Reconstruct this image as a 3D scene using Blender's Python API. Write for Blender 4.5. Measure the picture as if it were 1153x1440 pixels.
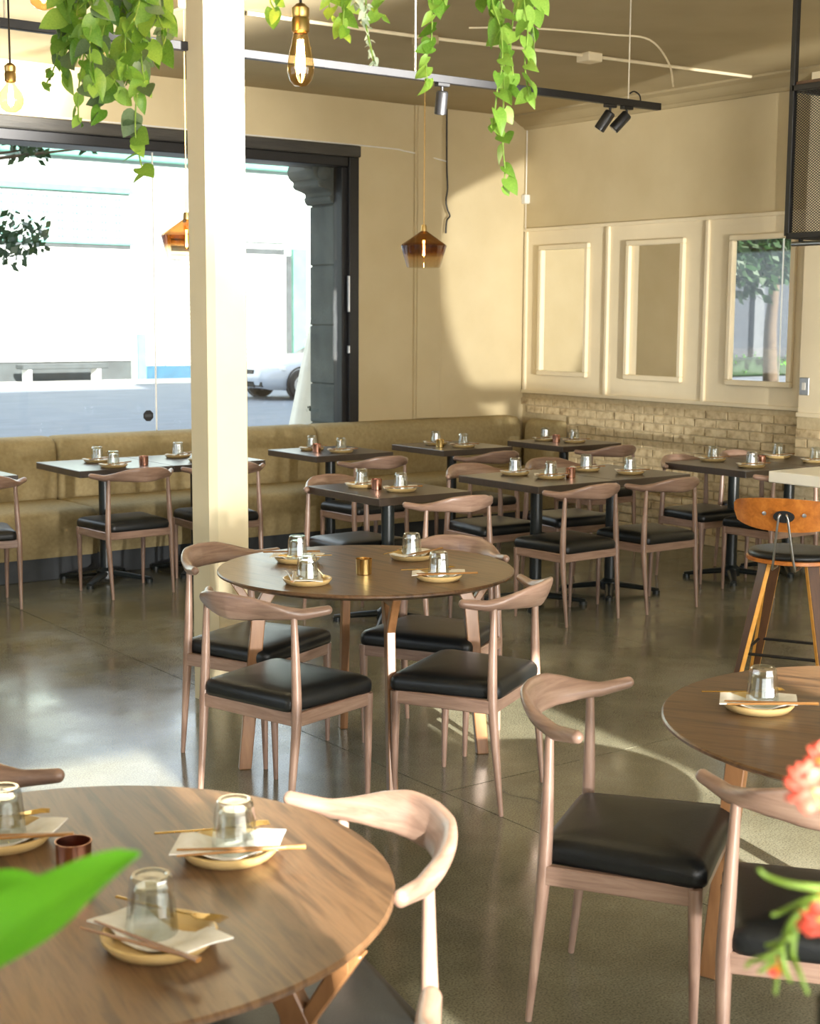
import bpy, bmesh, math, random
from mathutils import Vector, Matrix, noise
PI = math.pi
random.seed(7)
for o in list(bpy.data.objects):
    bpy.data.objects.remove(o)
scene = bpy.context.scene
COL = scene.collection

# ------------------------------------------------------------------ camera
F_PX, CAM_H = 2049.0, 1.68
YAW, PITCH, ROLL = math.radians(36.45), math.radians(7.6), math.radians(0.35)
fw = Vector((math.sin(YAW)*math.cos(PITCH), math.cos(YAW)*math.cos(PITCH), -math.sin(PITCH)))
rt0 = Vector((math.cos(YAW), -math.sin(YAW), 0))
up0 = rt0.cross(fw)
rt = rt0*math.cos(ROLL) + up0*math.sin(ROLL)
up = up0*math.cos(ROLL) - rt0*math.sin(ROLL)
CAM = Vector((0, 0, CAM_H))
cd = bpy.data.cameras.new('camera')
cam = bpy.data.objects.new('camera', cd)
COL.objects.link(cam)
cam.matrix_world = Matrix(((rt.x, up.x, -fw.x, 0), (rt.y, up.y, -fw.y, 0), (rt.z, up.z, -fw.z, CAM_H), (0, 0, 0, 1)))
cd.sensor_fit = 'HORIZONTAL'
cd.sensor_width = 24.0
cd.lens = F_PX/1153*24.0
cd.clip_start = 0.05
cd.clip_end = 300
cd.dof.use_dof = True
cd.dof.focus_distance = 5.2
cd.dof.aperture_fstop = 6.3
scene.camera = cam

def at(x, y, D):
    """point seen at photograph pixel x, y at depth D"""
    return CAM + (fw + rt*((x-576.5)/F_PX) - up*((y-720)/F_PX))*D

# ------------------------------------------------------------------ light
vs = scene.view_settings
vs.view_transform = 'Standard'
vs.look = 'None'
vs.gamma = 1.0
vs.use_curve_mapping = False
vs.exposure = 0.55
world = bpy.data.worlds.new('sky')
scene.world = world
world.use_nodes = True
wn = world.node_tree.nodes
wl = world.node_tree.links
bg = wn['Background']
bg.inputs['Color'].default_value = (0.78, 0.90, 1.0, 1)
bg.inputs['Strength'].default_value = 2.0

def lamp(name, kind, loc, target, energy, color=(1, 1, 1), **kw):
    d = bpy.data.lights.new(name, kind)
    d.energy = energy
    d.color = color
    for k, v in kw.items():
        setattr(d, k, v)
    o = bpy.data.objects.new(name, d)
    COL.objects.link(o)
    o.location = loc
    o.rotation_euler = (Vector(target)-Vector(loc)).to_track_quat('-Z', 'Y').to_euler()
    return o
SUN_DIR = Vector((0.25, 0.88, -0.35))
lamp('sun', 'SUN', (0, -20, 12), Vector((0, -20, 12))+SUN_DIR, 19.0, (1.0, 0.95, 0.86), angle=0.009)
# daylight of the glazed street front behind the camera and of the big window
lamp('daylight_back', 'AREA', (2.6, -2.05, 1.75), (2.9, 4.0, 1.5), 240, (1.0, 0.96, 0.90), shape='RECTANGLE', size=7.6, size_y=2.3)
# spots added outside to stand in for sunlight reflected from the street behind
lamp('reflected_sun_corner', 'SPOT', (3.0, -7.0, 0.75), (8.26, 6.40, 1.95), 8200, (1.0, 0.97, 0.90), spot_size=math.radians(13.5), spot_blend=0.07, shadow_soft_size=0.08)
lamp('reflected_sun_tables', 'SPOT', (1.6, -7.0, 0.7), (3.9, 9.5, 1.8), 5000, (1.0, 0.96, 0.90), spot_size=math.radians(18.0), spot_blend=0.6, shadow_soft_size=0.25)
lamp('added_ceiling_spot', 'SPOT', (6.3, -7.0, 0.35), (3.0, 9.2, 3.6), 95000, (1.0, 0.97, 0.92), spot_size=math.radians(9.6), spot_blend=0.8, shadow_soft_size=0.30)  # added to whiten the upper left wall and ceiling, no known source

# ------------------------------------------------------------------ materials
MATS = {}
def new_mat(name):
    m = bpy.data.materials.new(name)
    m.use_nodes = True
    MATS[name] = m
    return m, m.node_tree.nodes, m.node_tree.links, m.node_tree.nodes['Principled BSDF']
def lin(r, g, b):
    f = lambda c: (c/255/12.92) if c/255 <= 0.04045 else ((c/255+0.055)/1.055)**2.4
    return (f(r), f(g), f(b), 1)
def coords(n, l, scale=(1, 1, 1), rot=(0, 0, 0)):
    tc = n.new('ShaderNodeTexCoord')
    mp = n.new('ShaderNodeMapping')
    mp.inputs['Scale'].default_value = scale
    mp.inputs['Rotation'].default_value = rot
    l.new(tc.outputs['Object'], mp.inputs['Vector'])
    return mp.outputs['Vector']
def ramp(n, stops):
    r = n.new('ShaderNodeValToRGB')
    e = r.color_ramp.elements
    e[0].position, e[0].color = stops[0]
    e[1].position, e[1].color = stops[-1]
    for p, c in stops[1:-1]:
        x = e.new(p)
        x.color = c
    return r
def mat_noise(name, c1, c2, scale=8, rough=0.6, bump=0.0, bscale=None, metal=0.0, spec=0.5, detail=4, stretch=(1, 1, 1), coat=0.0):
    m, n, l, b = new_mat(name)
    v = coords(n, l, stretch)
    t = n.new('ShaderNodeTexNoise')
    t.inputs['Scale'].default_value = scale
    t.inputs['Detail'].default_value = detail
    l.new(v, t.inputs['Vector'])
    r = ramp(n, [(0.3, c1), (0.7, c2)])
    l.new(t.outputs['Fac'], r.inputs['Fac'])
    l.new(r.outputs['Color'], b.inputs['Base Color'])
    b.inputs['Roughness'].default_value = rough
    b.inputs['Metallic'].default_value = metal
    b.inputs['Specular IOR Level'].default_value = spec
    b.inputs['Coat Weight'].default_value = coat
    b.inputs['Coat Roughness'].default_value = 0.15
    if bump:
        t2 = n.new('ShaderNodeTexNoise')
        t2.inputs['Scale'].default_value = bscale or scale*6
        t2.inputs['Detail'].default_value = 3
        l.new(v, t2.inputs['Vector'])
        bp = n.new('ShaderNodeBump')
        bp.inputs['Strength'].default_value = bump
        bp.inputs['Distance'].default_value = 0.01
        l.new(t2.outputs['Fac'], bp.inputs['Height'])
        l.new(bp.outputs['Normal'], b.inputs['Normal'])
    return m
def mat_wood(name, stops, rough=0.4, scale=1.0, stretch=(1, 12, 12), rot=(0, 0, 0), coat=0.2, rand=0.0, fine=1.0):
    m, n, l, b = new_mat(name)
    v = coords(n, l, tuple(s*scale for s in stretch), rot)
    t = n.new('ShaderNodeTexNoise')
    t.inputs['Scale'].default_value = 2.2
    t.inputs['Detail'].default_value = 7
    t.inputs['Roughness'].default_value = 0.62
    t.inputs['Distortion'].default_value = 0.5
    l.new(v, t.inputs['Vector'])
    r = ramp(n, stops)
    l.new(t.outputs['Fac'], r.inputs['Fac'])
    src = r.outputs['Color']
    if rand:
        oi = n.new('ShaderNodeObjectInfo')
        mr = n.new('ShaderNodeMapRange')
        mr.inputs['To Min'].default_value = 1-rand
        mr.inputs['To Max'].default_value = 1+rand
        l.new(oi.outputs['Random'], mr.inputs['Value'])
        hs = n.new('ShaderNodeHueSaturation')
        l.new(src, hs.inputs['Color'])
        l.new(mr.outputs['Result'], hs.inputs['Value'])
        src = hs.outputs['Color']
    l.new(src, b.inputs['Base Color'])
    b.inputs['Roughness'].default_value = rough
    b.inputs['Coat Weight'].default_value = coat
    b.inputs['Coat Roughness'].default_value = 0.2
    bp = n.new('ShaderNodeBump')
    bp.inputs['Strength'].default_value = 0.06*fine
    bp.inputs['Distance'].default_value = 0.004
    l.new(t.outputs['Fac'], bp.inputs['Height'])
    l.new(bp.outputs['Normal'], b.inputs['Normal'])
    return m
def mat_glass(name, color=(1, 1, 1, 1), rough=0.0, ior=1.45):
    m, n, l, b = new_mat(name)
    b.inputs['Base Color'].default_value = color
    b.inputs['Transmission Weight'].default_value = 1
    b.inputs['Roughness'].default_value = rough
    b.inputs['IOR'].default_value = ior
    return m
def mat_thin(name, stops=None, gloss=0.08, color=(1, 1, 1, 1), power=4.0):
    """thin glass: see-through with a sheen; optional colour bands by height"""
    m, n, l, b = new_mat(name)
    tr = n.new('ShaderNodeBsdfTransparent')
    tr.inputs['Color'].default_value = color
    gl = n.new('ShaderNodeBsdfGlossy')
    gl.inputs['Roughness'].default_value = 0.03
    mx = n.new('ShaderNodeMixShader')
    lw = n.new('ShaderNodeLayerWeight')
    lw.inputs['Blend'].default_value = 0.5
    pw_ = n.new('ShaderNodeMath')
    pw_.operation = 'POWER'
    pw_.inputs[1].default_value = power
    mr = n.new('ShaderNodeMapRange')
    mr.inputs['To Min'].default_value = gloss
    mr.inputs['To Max'].default_value = 0.95
    l.new(lw.outputs['Facing'], pw_.inputs[0])
    l.new(pw_.outputs['Value'], mr.inputs['Value'])
    l.new(mr.outputs['Result'], mx.inputs['Fac'])
    l.new(tr.outputs['BSDF'], mx.inputs[1])
    l.new(gl.outputs['BSDF'], mx.inputs[2])
    if stops:
        tc = n.new('ShaderNodeTexCoord')
        sx = n.new('ShaderNodeSeparateXYZ')
        l.new(tc.outputs['Generated'], sx.inputs['Vector'])
        r = ramp(n, stops)
        l.new(sx.outputs['Z'], r.inputs['Fac'])
        l.new(r.outputs['Color'], tr.inputs['Color'])
    l.new(mx.outputs['Shader'], n['Material Output'].inputs['Surface'])
    return m
def mat_emit(name, color, strength):
    m, n, l, b = new_mat(name)
    b.inputs['Base Color'].default_value = color
    b.inputs['Emission Color'].default_value = color
    b.inputs['Emission Strength'].default_value = strength
    return m
def mat_metal(name, color, rough=0.3):
    return mat_noise(name, color, tuple(c*0.85 for c in color[:3])+(1,), 30, rough, metal=1.0)

M_WALL = mat_noise('beige wall paint', lin(206, 190, 152), lin(198, 181, 142), 3, 0.75, 0.05, 120)
M_CEIL = mat_noise('taupe ceiling paint', lin(178, 162, 126), lin(168, 152, 116), 2, 0.8, 0.05, 90)
M_PANEL = mat_noise('cream panel paint', lin(236, 222, 190), lin(228, 214, 182), 3, 0.5, 0.02, 90)
M_COLUMN = mat_noise('cream column paint', lin(230, 216, 180), lin(222, 208, 172), 3, 0.6, 0.03, 90)
M_MORTAR = mat_noise('brick mortar', lin(206, 190, 154), lin(190, 172, 136), 30, 0.9, 0.15)
M_BANQ = mat_noise('olive beige bench fabric', lin(170, 154, 115), lin(154, 138, 100), 40, 0.85, 0.15, 300, spec=0.3)
M_KICK = mat_noise('slate plinth', lin(62, 66, 70), lin(48, 52, 56), 6, 0.5, 0.1)
M_BLACK = mat_noise('black powder coat', lin(24, 24, 26), lin(18, 18, 20), 40, 0.45)
M_PED = mat_noise('dark green black pedestal', lin(34, 40, 40), lin(26, 31, 31), 20, 0.32)
M_LEATHER = mat_noise('black leather', lin(26, 29, 30), lin(19, 21, 22), 14, 0.36, 0.08, 260, spec=0.4)
M_CHAIR = mat_wood('walnut chair wood', [(0.25, lin(118, 92, 78)), (0.5, lin(150, 122, 106)), (0.75, lin(172, 145, 127))], 0.36, 2.2, (6, 6, 1), coat=0.3, rand=0.14)
M_CHAIRH = mat_wood('walnut chair wood along', [(0.25, lin(116, 90, 76)), (0.5, lin(150, 122, 106)), (0.75, lin(172, 145, 127))], 0.36, 2.2, (1.2, 1.2, 12), coat=0.3, rand=0.14)
M_RTOP = mat_wood('walnut table veneer', [(0.25, lin(46, 31, 21)), (0.40, lin(80, 57, 39)), (0.52, lin(112, 84, 58)), (0.62, lin(92, 66, 44)), (0.75, lin(58, 39, 26))], 0.34, 1.0, (14, 1.1, 4), coat=0.1)
M_RLEG = mat_wood('walnut table leg', [(0.25, lin(112, 76, 46)), (0.75, lin(150, 108, 70))], 0.36, 2.0, (6, 6, 1), coat=0.3)
M_TTOP = mat_wood('espresso table top', [(0.25, lin(50, 40, 34)), (0.75, lin(74, 60, 50))], 0.33, 1.0, (3, 20, 4), coat=0.0)
M_TTOP.node_tree.nodes['Principled BSDF'].inputs['Specular IOR Level'].default_value = 1.0
M_CERAM = mat_noise('honey ceramic', lin(214, 186, 130), lin(204, 172, 112), 16, 0.35, coat=0.3)
M_NAPKIN = mat_noise('white napkin', lin(238, 236, 228), lin(228, 224, 214), 60, 0.85, 0.1)
M_GLASS = None
M_GOLD = mat_metal('brushed gold', (0.83, 0.58, 0.22, 1), 0.22)
M_COPPER = mat_metal('polished copper', (0.72, 0.38, 0.27, 1), 0.2)
M_BRASS = mat_metal('aged brass', (0.52, 0.36, 0.14, 1), 0.35)
M_STEEL = mat_metal('brushed steel', (0.55, 0.55, 0.55, 1), 0.3)
M_CHOP = mat_wood('bronze chopstick', [(0.3, lin(120, 78, 38)), (0.7, lin(176, 128, 70))], 0.35, 4, (1, 8, 8))
M_PLY = mat_wood('amber plywood', [(0.25, lin(150, 84, 26)), (0.5, lin(190, 112, 40)), (0.75, lin(214, 138, 58))], 0.35, 1.5, (8, 1.2, 8), coat=0.4)
M_PLYDK = mat_wood('dark stained plywood', [(0.25, lin(70, 44, 26)), (0.75, lin(98, 64, 38))], 0.4, 2, (8, 8, 1))
M_PLYED = mat_noise('yellow plywood edge', lin(236, 176, 80), lin(220, 154, 62), 30, 0.4)
M_COUNTER = mat_noise('white stone counter', lin(250, 247, 236), lin(244, 240, 228), 5, 0.3)
M_STONE = mat_noise('grey green stone', lin(84, 90, 86), lin(62, 68, 66), 5, 0.85, 0.4, 40)
M_LINTEL = mat_noise('weathered dark timber', lin(74, 70, 62), lin(38, 38, 36), 4, 0.7, 0.3, 40, stretch=(0.3, 3, 3))
M_PLASTIC = mat_noise('white plastic', lin(232, 230, 222), lin(226, 222, 214), 10, 0.4)
M_WIREG = mat_noise('white cable', lin(214, 206, 188), lin(200, 190, 170), 20, 0.5)
M_CORD = mat_noise('gold cloth cord', lin(196, 158, 92), lin(176, 138, 74), 60, 0.7)
M_STEM = mat_noise('green stem', lin(128, 160, 60), lin(100, 132, 44), 20, 0.5)
M_SOIL = mat_noise('dark soil', lin(50, 40, 30), lin(34, 26, 20), 30, 0.95)
M_TERRA = mat_noise('charcoal planter', lin(52, 52, 50), lin(40, 40, 38), 10, 0.6)
M_FIL = mat_emit('glowing filament', (1.0, 0.66, 0.28, 1), 120)
M_BULB = mat_thin('amber bulb glass', gloss=0.06, color=(1.0, 0.80, 0.48, 1))
M_GLASS = mat_thin('tumbler glass', gloss=0.17, color=(0.91, 0.94, 0.93, 1), power=2.2)
M_PANE = mat_thin('window pane glass', gloss=0.03)
M_SHADE = mat_thin('smoked amber glass', [(0.0, (0.96, 0.90, 0.80, 1)), (0.28, (0.88, 0.74, 0.56, 1)), (0.42, (0.42, 0.20, 0.06, 1)), (0.62, (0.34, 0.15, 0.04, 1)), (0.68, (0.60, 0.38, 0.12, 1)), (1.0, (0.50, 0.30, 0.08, 1))], gloss=0.14)
M_VASE = mat_glass('dark green vase glass', (0.10, 0.16, 0.12, 1), 0.05)
M_RED = mat_noise('red blossom petal', lin(226, 58, 40), lin(240, 130, 110), 60, 0.5)
M_YEL = mat_noise('yellow blossom heart', lin(240, 190, 70), lin(226, 150, 50), 60, 0.5)
M_ASPH = mat_noise('asphalt', lin(112, 118, 128), lin(96, 102, 112), 6, 0.9, 0.2, 200, stretch=(0.15, 1, 1))
M_PAVE = mat_noise('pale pavement', lin(196, 194, 188), lin(180, 178, 172), 3, 0.85)
M_FACADE = mat_noise('mint white stucco', lin(176, 190, 184), lin(166, 180, 174), 2, 0.8)
M_MINT = mat_noise('mint green trim', lin(84, 134, 122), lin(72, 118, 108), 4, 0.6)
M_SHUT = mat_noise('white roller shutter', lin(190, 194, 192), lin(180, 184, 182), 4, 0.5)
M_DKGAP = mat_noise('dark interior', lin(52, 60, 62), lin(40, 46, 48), 4, 0.7)
M_BLUE = mat_noise('deep blue plinth paint', lin(30, 74, 96), lin(22, 58, 78), 6, 0.6)
M_CARP = mat_noise('silver car paint', lin(176, 184, 196), lin(168, 176, 188), 4, 0.25, coat=0.8)
M_TYRE = mat_noise('tyre rubber', lin(30, 30, 32), lin(22, 22, 24), 20, 0.8)
M_CARGL = mat_noise('dark car glass', lin(40, 46, 54), lin(30, 36, 42), 4, 0.08)
M_LENS = mat_noise('headlight lens', lin(226, 230, 232), lin(206, 210, 214), 10, 0.1)
M_CANVAS = mat_noise('pale canvas', lin(214, 212, 200), lin(196, 194, 182), 5, 0.85, 0.1)
M_BARK = mat_noise('tree bark', lin(82, 70, 56), lin(58, 48, 38), 10, 0.9, 0.4)
M_BLDG_SHADED = mat_noise('shaded slate blue wall', lin(26, 34, 44), lin(20, 27, 36), 3, 0.8)  # shade put into the colour, the sun still reaches this wall
def mat_leaf(name, c1, c2, rand=0.25, trans=0.25):
    m, n, l, b = new_mat(name)
    oi = n.new('ShaderNodeObjectInfo')
    tn = n.new('ShaderNodeTexNoise')
    tn.inputs['Scale'].default_value = 14
    l.new(coords(n, l), tn.inputs['Vector'])
    ad = n.new('ShaderNodeMath')
    ad.operation = 'MULTIPLY_ADD'
    ad.inputs[1].default_value = 0.5
    l.new(tn.outputs['Fac'], ad.inputs[0])
    ml = n.new('ShaderNodeMath')
    ml.operation = 'MULTIPLY'
    ml.inputs[1].default_value = 0.6
    l.new(oi.outputs['Random'], ml.inputs[0])
    l.new(ml.outputs['Value'], ad.inputs[2])
    r = ramp(n, [(0.15, c1), (0.85, c2)])
    l.new(ad.outputs['Value'], r.inputs['Fac'])
    l.new(r.outputs['Color'], b.inputs['Base Color'])
    b.inputs['Roughness'].default_value = 0.4
    tl = n.new('ShaderNodeBsdfTranslucent')
    l.new(r.outputs['Color'], tl.inputs['Color'])
    mx = n.new('ShaderNodeMixShader')
    mx.inputs['Fac'].default_value = trans
    l.new(b.outputs['BSDF'], mx.inputs[1])
    l.new(tl.outputs['BSDF'], mx.inputs[2])
    l.new(mx.outputs['Shader'], n['Material Output'].inputs['Surface'])
    return m
M_LEAF = mat_leaf('pothos leaf', lin(78, 132, 34), lin(156, 194, 84), trans=0.35)
M_LEAFDK = mat_leaf('dusky eucalyptus leaf', lin(72, 96, 62), lin(128, 150, 108), trans=0.25)
M_LEAFBIG = mat_leaf('bright broad leaf', lin(70, 160, 24), lin(124, 206, 50), trans=0.35)
M_TREE = mat_leaf('street tree leaf', lin(20, 44, 24), lin(44, 72, 36), trans=0.2)
M_SPRIG = mat_leaf('pale silvery sprig', lin(176, 196, 170), lin(216, 226, 206), trans=0.3)

def mat_floor():
    m, n, l, b = new_mat('polished concrete')
    v = coords(n, l)
    a = n.new('ShaderNodeTexNoise')
    a.inputs['Scale'].default_value = 1.1
    a.inputs['Detail'].default_value = 8
    a.inputs['Roughness'].default_value = 0.65
    l.new(v, a.inputs['Vector'])
    r = ramp(n, [(0.28, lin(84, 82, 66)), (0.5, lin(112, 110, 92)), (0.72, lin(142, 140, 122))])
    l.new(a.outputs['Fac'], r.inputs['Fac'])
    s = n.new('ShaderNodeTexNoise')
    s.inputs['Scale'].default_value = 170
    s.inputs['Detail'].default_value = 2
    l.new(v, s.inputs['Vector'])
    sr = ramp(n, [(0.32, (0.45, 0.45, 0.45, 1)), (0.5, (1, 1, 1, 1)), (0.72, (1.35, 1.35, 1.3, 1))])
    l.new(s.outputs['Fac'], sr.inputs['Fac'])
    mu = n.new('ShaderNodeMixRGB')
    mu.blend_type = 'MULTIPLY'
    mu.inputs['Fac'].default_value = 0.8
    l.new(r.outputs['Color'], mu.inputs['Color1'])
    l.new(sr.outputs['Color'], mu.inputs['Color2'])
    l.new(mu.outputs['Color'], b.inputs['Base Color'])
    rr = ramp(n, [(0.3, (0.10, 0.10, 0.10, 1)), (0.7, (0.26, 0.26, 0.26, 1))])
    g = n.new('ShaderNodeTexNoise')
    g.inputs['Scale'].default_value = 3.5
    g.inputs['Detail'].default_value = 6
    l.new(v, g.inputs['Vector'])
    l.new(g.outputs['Fac'], rr.inputs['Fac'])
    l.new(rr.outputs['Color'], b.inputs['Roughness'])
    b.inputs['Specular IOR Level'].default_value = 0.6
    bp = n.new('ShaderNodeBump')
    bp.inputs['Strength'].default_value = 0.05
    bp.inputs['Distance'].default_value = 0.006
    l.new(g.outputs['Fac'], bp.inputs['Height'])
    l.new(bp.outputs['Normal'], b.inputs['Normal'])
    return m
M_FLOOR = mat_floor()
def mat_brick():
    m, n, l, b = new_mat('whitewashed brick')
    v = coords(n, l)
    oi = n.new('ShaderNodeObjectInfo')
    ad = n.new('ShaderNodeVectorMath')
    ad.operation = 'ADD'
    sc = n.new('ShaderNodeVectorMath')
    sc.operation = 'SCALE'
    sc.inputs['Scale'].default_value = 1.0
    l.new(oi.outputs['Location'], sc.inputs[0])
    l.new(v, ad.inputs[0])
    l.new(sc.outputs['Vector'], ad.inputs[1])
    t = n.new('ShaderNodeTexNoise')
    t.inputs['Scale'].default_value = 17
    t.inputs['Detail'].default_value = 5
    l.new(ad.outputs['Vector'], t.inputs['Vector'])
    r = ramp(n, [(0.24, lin(140, 116, 84)), (0.42, lin(192, 172, 134)), (0.62, lin(214, 196, 158)), (0.8, lin(202, 182, 142))])
    l.new(t.outputs['Fac'], r.inputs['Fac'])
    l.new(r.outputs['Color'], b.inputs['Base Color'])
    b.inputs['Roughness'].default_value = 0.85
    bp = n.new('ShaderNodeBump')
    bp.inputs['Strength'].default_value = 0.22
    bp.inputs['Distance'].default_value = 0.006
    l.new(t.outputs['Fac'], bp.inputs['Height'])
    l.new(bp.outputs['Normal'], b.inputs['Normal'])
    return m
M_BRICK = mat_brick()
def mat_mirror():
    m, n, l, b = new_mat('mirror silver')
    b.inputs['Base Color'].default_value = (0.90, 0.90, 0.87, 1)
    b.inputs['Metallic'].default_value = 1
    b.inputs['Roughness'].default_value = 0.01
    return m
M_MIRROR = mat_mirror()

# ------------------------------------------------------------------ mesh helpers
class MB:
    def __init__(s):
        s.v, s.f = [], []
    def add(s, vs_, fs):
        k = len(s.v)
        s.v += [tuple(p) for p in vs_]
        s.f += [tuple(i+k for i in f) for f in fs]
        return s
    def box(s, x0, x1, y0, y1, z0, z1):
        p = [(x, y, z) for z in (z0, z1) for y in (y0, y1) for x in (x0, x1)]
        return s.add(p, [(0, 2, 3, 1), (4, 5, 7, 6), (0, 1, 5, 4), (2, 6, 7, 3), (0, 4, 6, 2), (1, 3, 7, 5)])
    def tube(s, pts, rad, seg=8, caps=True, flat=1.0):
        pts = [Vector(p) for p in pts]
        if not isinstance(rad, (list, tuple)):
            rad = [rad]*len(pts)
        ref = Vector((0, 0, 1)) if abs((pts[-1]-pts[0]).normalized().z) < 0.9 else Vector((1, 0, 0))
        vs_, n = [], len(pts)
        for i, p in enumerate(pts):
            d = (pts[min(i+1, n-1)]-pts[max(i-1, 0)]).normalized()
            a = d.cross(ref).normalized()
            b = a.cross(d)
            for k in range(seg):
                t = 2*PI*k/seg
                vs_.append(p + a*math.cos(t)*rad[i] + b*math.sin(t)*rad[i]*flat)
        fs = [(i*seg+k, i*seg+(k+1) % seg, (i+1)*seg+(k+1) % seg, (i+1)*seg+k) for i in range(n-1) for k in range(seg)]
        if caps:
            fs += [tuple(range(seg-1, -1, -1)), tuple((n-1)*seg+k for k in range(seg))]
        return s.add(vs_, fs)
    def lathe(s, prof, seg=24, c=(0, 0, 0), caps=False):
        vs_ = [(c[0]+r*math.cos(2*PI*k/seg), c[1]+r*math.sin(2*PI*k/seg), c[2]+z) for r, z in prof for k in range(seg)]
        n = len(prof)
        fs = [(i*seg+k, i*seg+(k+1) % seg, (i+1)*seg+(k+1) % seg, (i+1)*seg+k) for i in range(n-1) for k in range(seg)]
        if caps:
            fs += [tuple(range(seg-1, -1, -1)), tuple((n-1)*seg+k for k in range(seg))]
        return s.add(vs_, fs)
    def prism(s, poly, h0, h1, axis='z'):
        """poly of 2-D points pushed from h0 to h1 along an axis"""
        f = {'z': lambda a, b, h: (a, b, h), 'y': lambda a, b, h: (a, h, b), 'x': lambda a, b, h: (h, a, b)}[axis]
        n = len(poly)
        vs_ = [f(a, b, h0) for a, b in poly] + [f(a, b, h1) for a, b in poly]
        return s.add(vs_, [tuple(range(n-1, -1, -1)), tuple(range(n, 2*n))] + [(i, (i+1) % n, n+(i+1) % n, n+i) for i in range(n)])
    def loft(s, rings, caps=True):
        n = len(rings[0])
        vs_ = [p for r in rings for p in r]
        fs = [(i*n+k, i*n+(k+1) % n, (i+1)*n+(k+1) % n, (i+1)*n+k) for i in range(len(rings)-1) for k in range(n)]
        if caps:
            fs += [tuple(range(n-1, -1, -1)), tuple((len(rings)-1)*n+k for k in range(n))]
        return s.add(vs_, fs)
    def mesh(s, name, mat, smooth=False, bevel=0.0, segs=1):
        me = bpy.data.meshes.new(name)
        me.from_pydata(s.v, [], s.f)
        bm = bmesh.new()
        bm.from_mesh(me)
        bmesh.ops.recalc_face_normals(bm, faces=bm.faces)
        if bevel:
            bmesh.ops.bevel(bm, geom=[e for e in bm.edges if len(e.link_faces) == 2 and e.calc_face_angle(0) > 0.5], offset=bevel, segments=segs, profile=0.6, affect='EDGES', clamp_overlap=True)
        bm.to_mesh(me)
        bm.free()
        if smooth:
            for p in me.polygons:
                p.use_smooth = True
            if smooth != True:
                me.set_sharp_from_angle(angle=math.radians(smooth))
        me.materials.append(mat)
        return me
def ob(name, me, parent=None, loc=(0, 0, 0), rz=0.0, rot=None):
    o = bpy.data.objects.new(name, me)
    COL.objects.link(o)
    o.location = loc
    o.rotation_euler = rot if rot else (0, 0, rz)
    if parent:
        o.parent = parent
    return o
def tag(o, label=None, cat=None, group=None, kind=None):
    if label: o['label'] = label
    if cat: o['category'] = cat
    if group: o['group'] = group
    if kind: o['kind'] = kind
    return o
def thing(name, label, cat, loc=(0, 0, 0), rz=0.0, group=None):
    return tag(ob(name, None, None, loc, rz), label, cat, group)
def struct(name, me, parent=None, loc=(0, 0, 0)):
    o = ob(name, me, parent, loc)
    if not parent:
        o['kind'] = 'structure'
    return o
def box(name, x0, x1, y0, y1, z0, z1, mat, parent=None, bevel=0.0, loc=(0, 0, 0), rz=0.0):
    return ob(name, MB().box(x0, x1, y0, y1, z0, z1).mesh(name, mat, bevel=bevel), parent, loc, rz)
def sbox(name, x0, x1, y0, y1, z0, z1, mat, parent=None, bevel=0.0):
    o = box(name, x0, x1, y0, y1, z0, z1, mat, parent, bevel)
    if not parent:
        o['kind'] = 'structure'
    return o
def catmull(P, n):
    P = [Vector(p) for p in P]
    out = []
    for i in range(len(P)-1):
        p0, p1, p2, p3 = P[max(i-1, 0)], P[i], P[i+1], P[min(i+2, len(P)-1)]
        for k in range(n):
            t = k/n
            out.append(0.5*((2*p1)+(p2-p0)*t+(2*p0-5*p1+4*p2-p3)*t*t+(3*p1-p0-3*p2+p3)*t**3))
    return out+[P[-1]]
def interp(x, xs, ys):
    for i in range(len(xs)-1):
        if x <= xs[i+1]:
            t = (x-xs[i])/(xs[i+1]-xs[i])
            return ys[i]+(ys[i+1]-ys[i])*t
    return ys[-1]

# ------------------------------------------------------------------ the room
CZ, YW, XR, XL, YB = 3.35, 9.55, 8.26, -2.6, -2.2
fl = sbox('floor', XL-0.3, XR+0.3, YB-0.3, YW+0.35, -0.20, -0.012, M_KICK)
xs = [XL-0.3, 0.77, 3.09, 5.41, 7.73, XR+0.3]
ys = [YB-0.3, 0.9, 3.97, 7.04, YW+0.35]
for i in range(5):
    for j in range(4):
        g = 0.0025
        o = ob('slab', MB().box(xs[i]+g, xs[i+1]-g, ys[j]+g, ys[j+1]-g, -0.05, 0.0).mesh('slab', M_FLOOR), fl)
ck = MB()
pts = [at(670, 1100, 1)]
path = [(3.28, 3.90), (3.26, 3.80), (3.30, 3.72), (3.27, 3.60), (3.33, 3.52), (3.31, 3.40), (3.36, 3.33)]
for a, b in zip(path[:-1], path[1:]):
    d = (Vector(b)-Vector(a)).normalized()
    nrm = Vector((-d.y, d.x))*0.0016
    ck.add([(a[0]-nrm.x, a[1]-nrm.y, 0.0004), (a[0]+nrm.x, a[1]+nrm.y, 0.0004), (b[0]+nrm.x, b[1]+nrm.y, 0.0004), (b[0]-nrm.x, b[1]-nrm.y, 0.0004)], [(0, 1, 2, 3)])
ob('crack', ck.mesh('crack', M_KICK), fl)
sbox('ceiling', XL-0.3, XR+0.3, YB-0.3, YW+0.35, CZ, CZ+0.25, M_CEIL)
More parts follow.
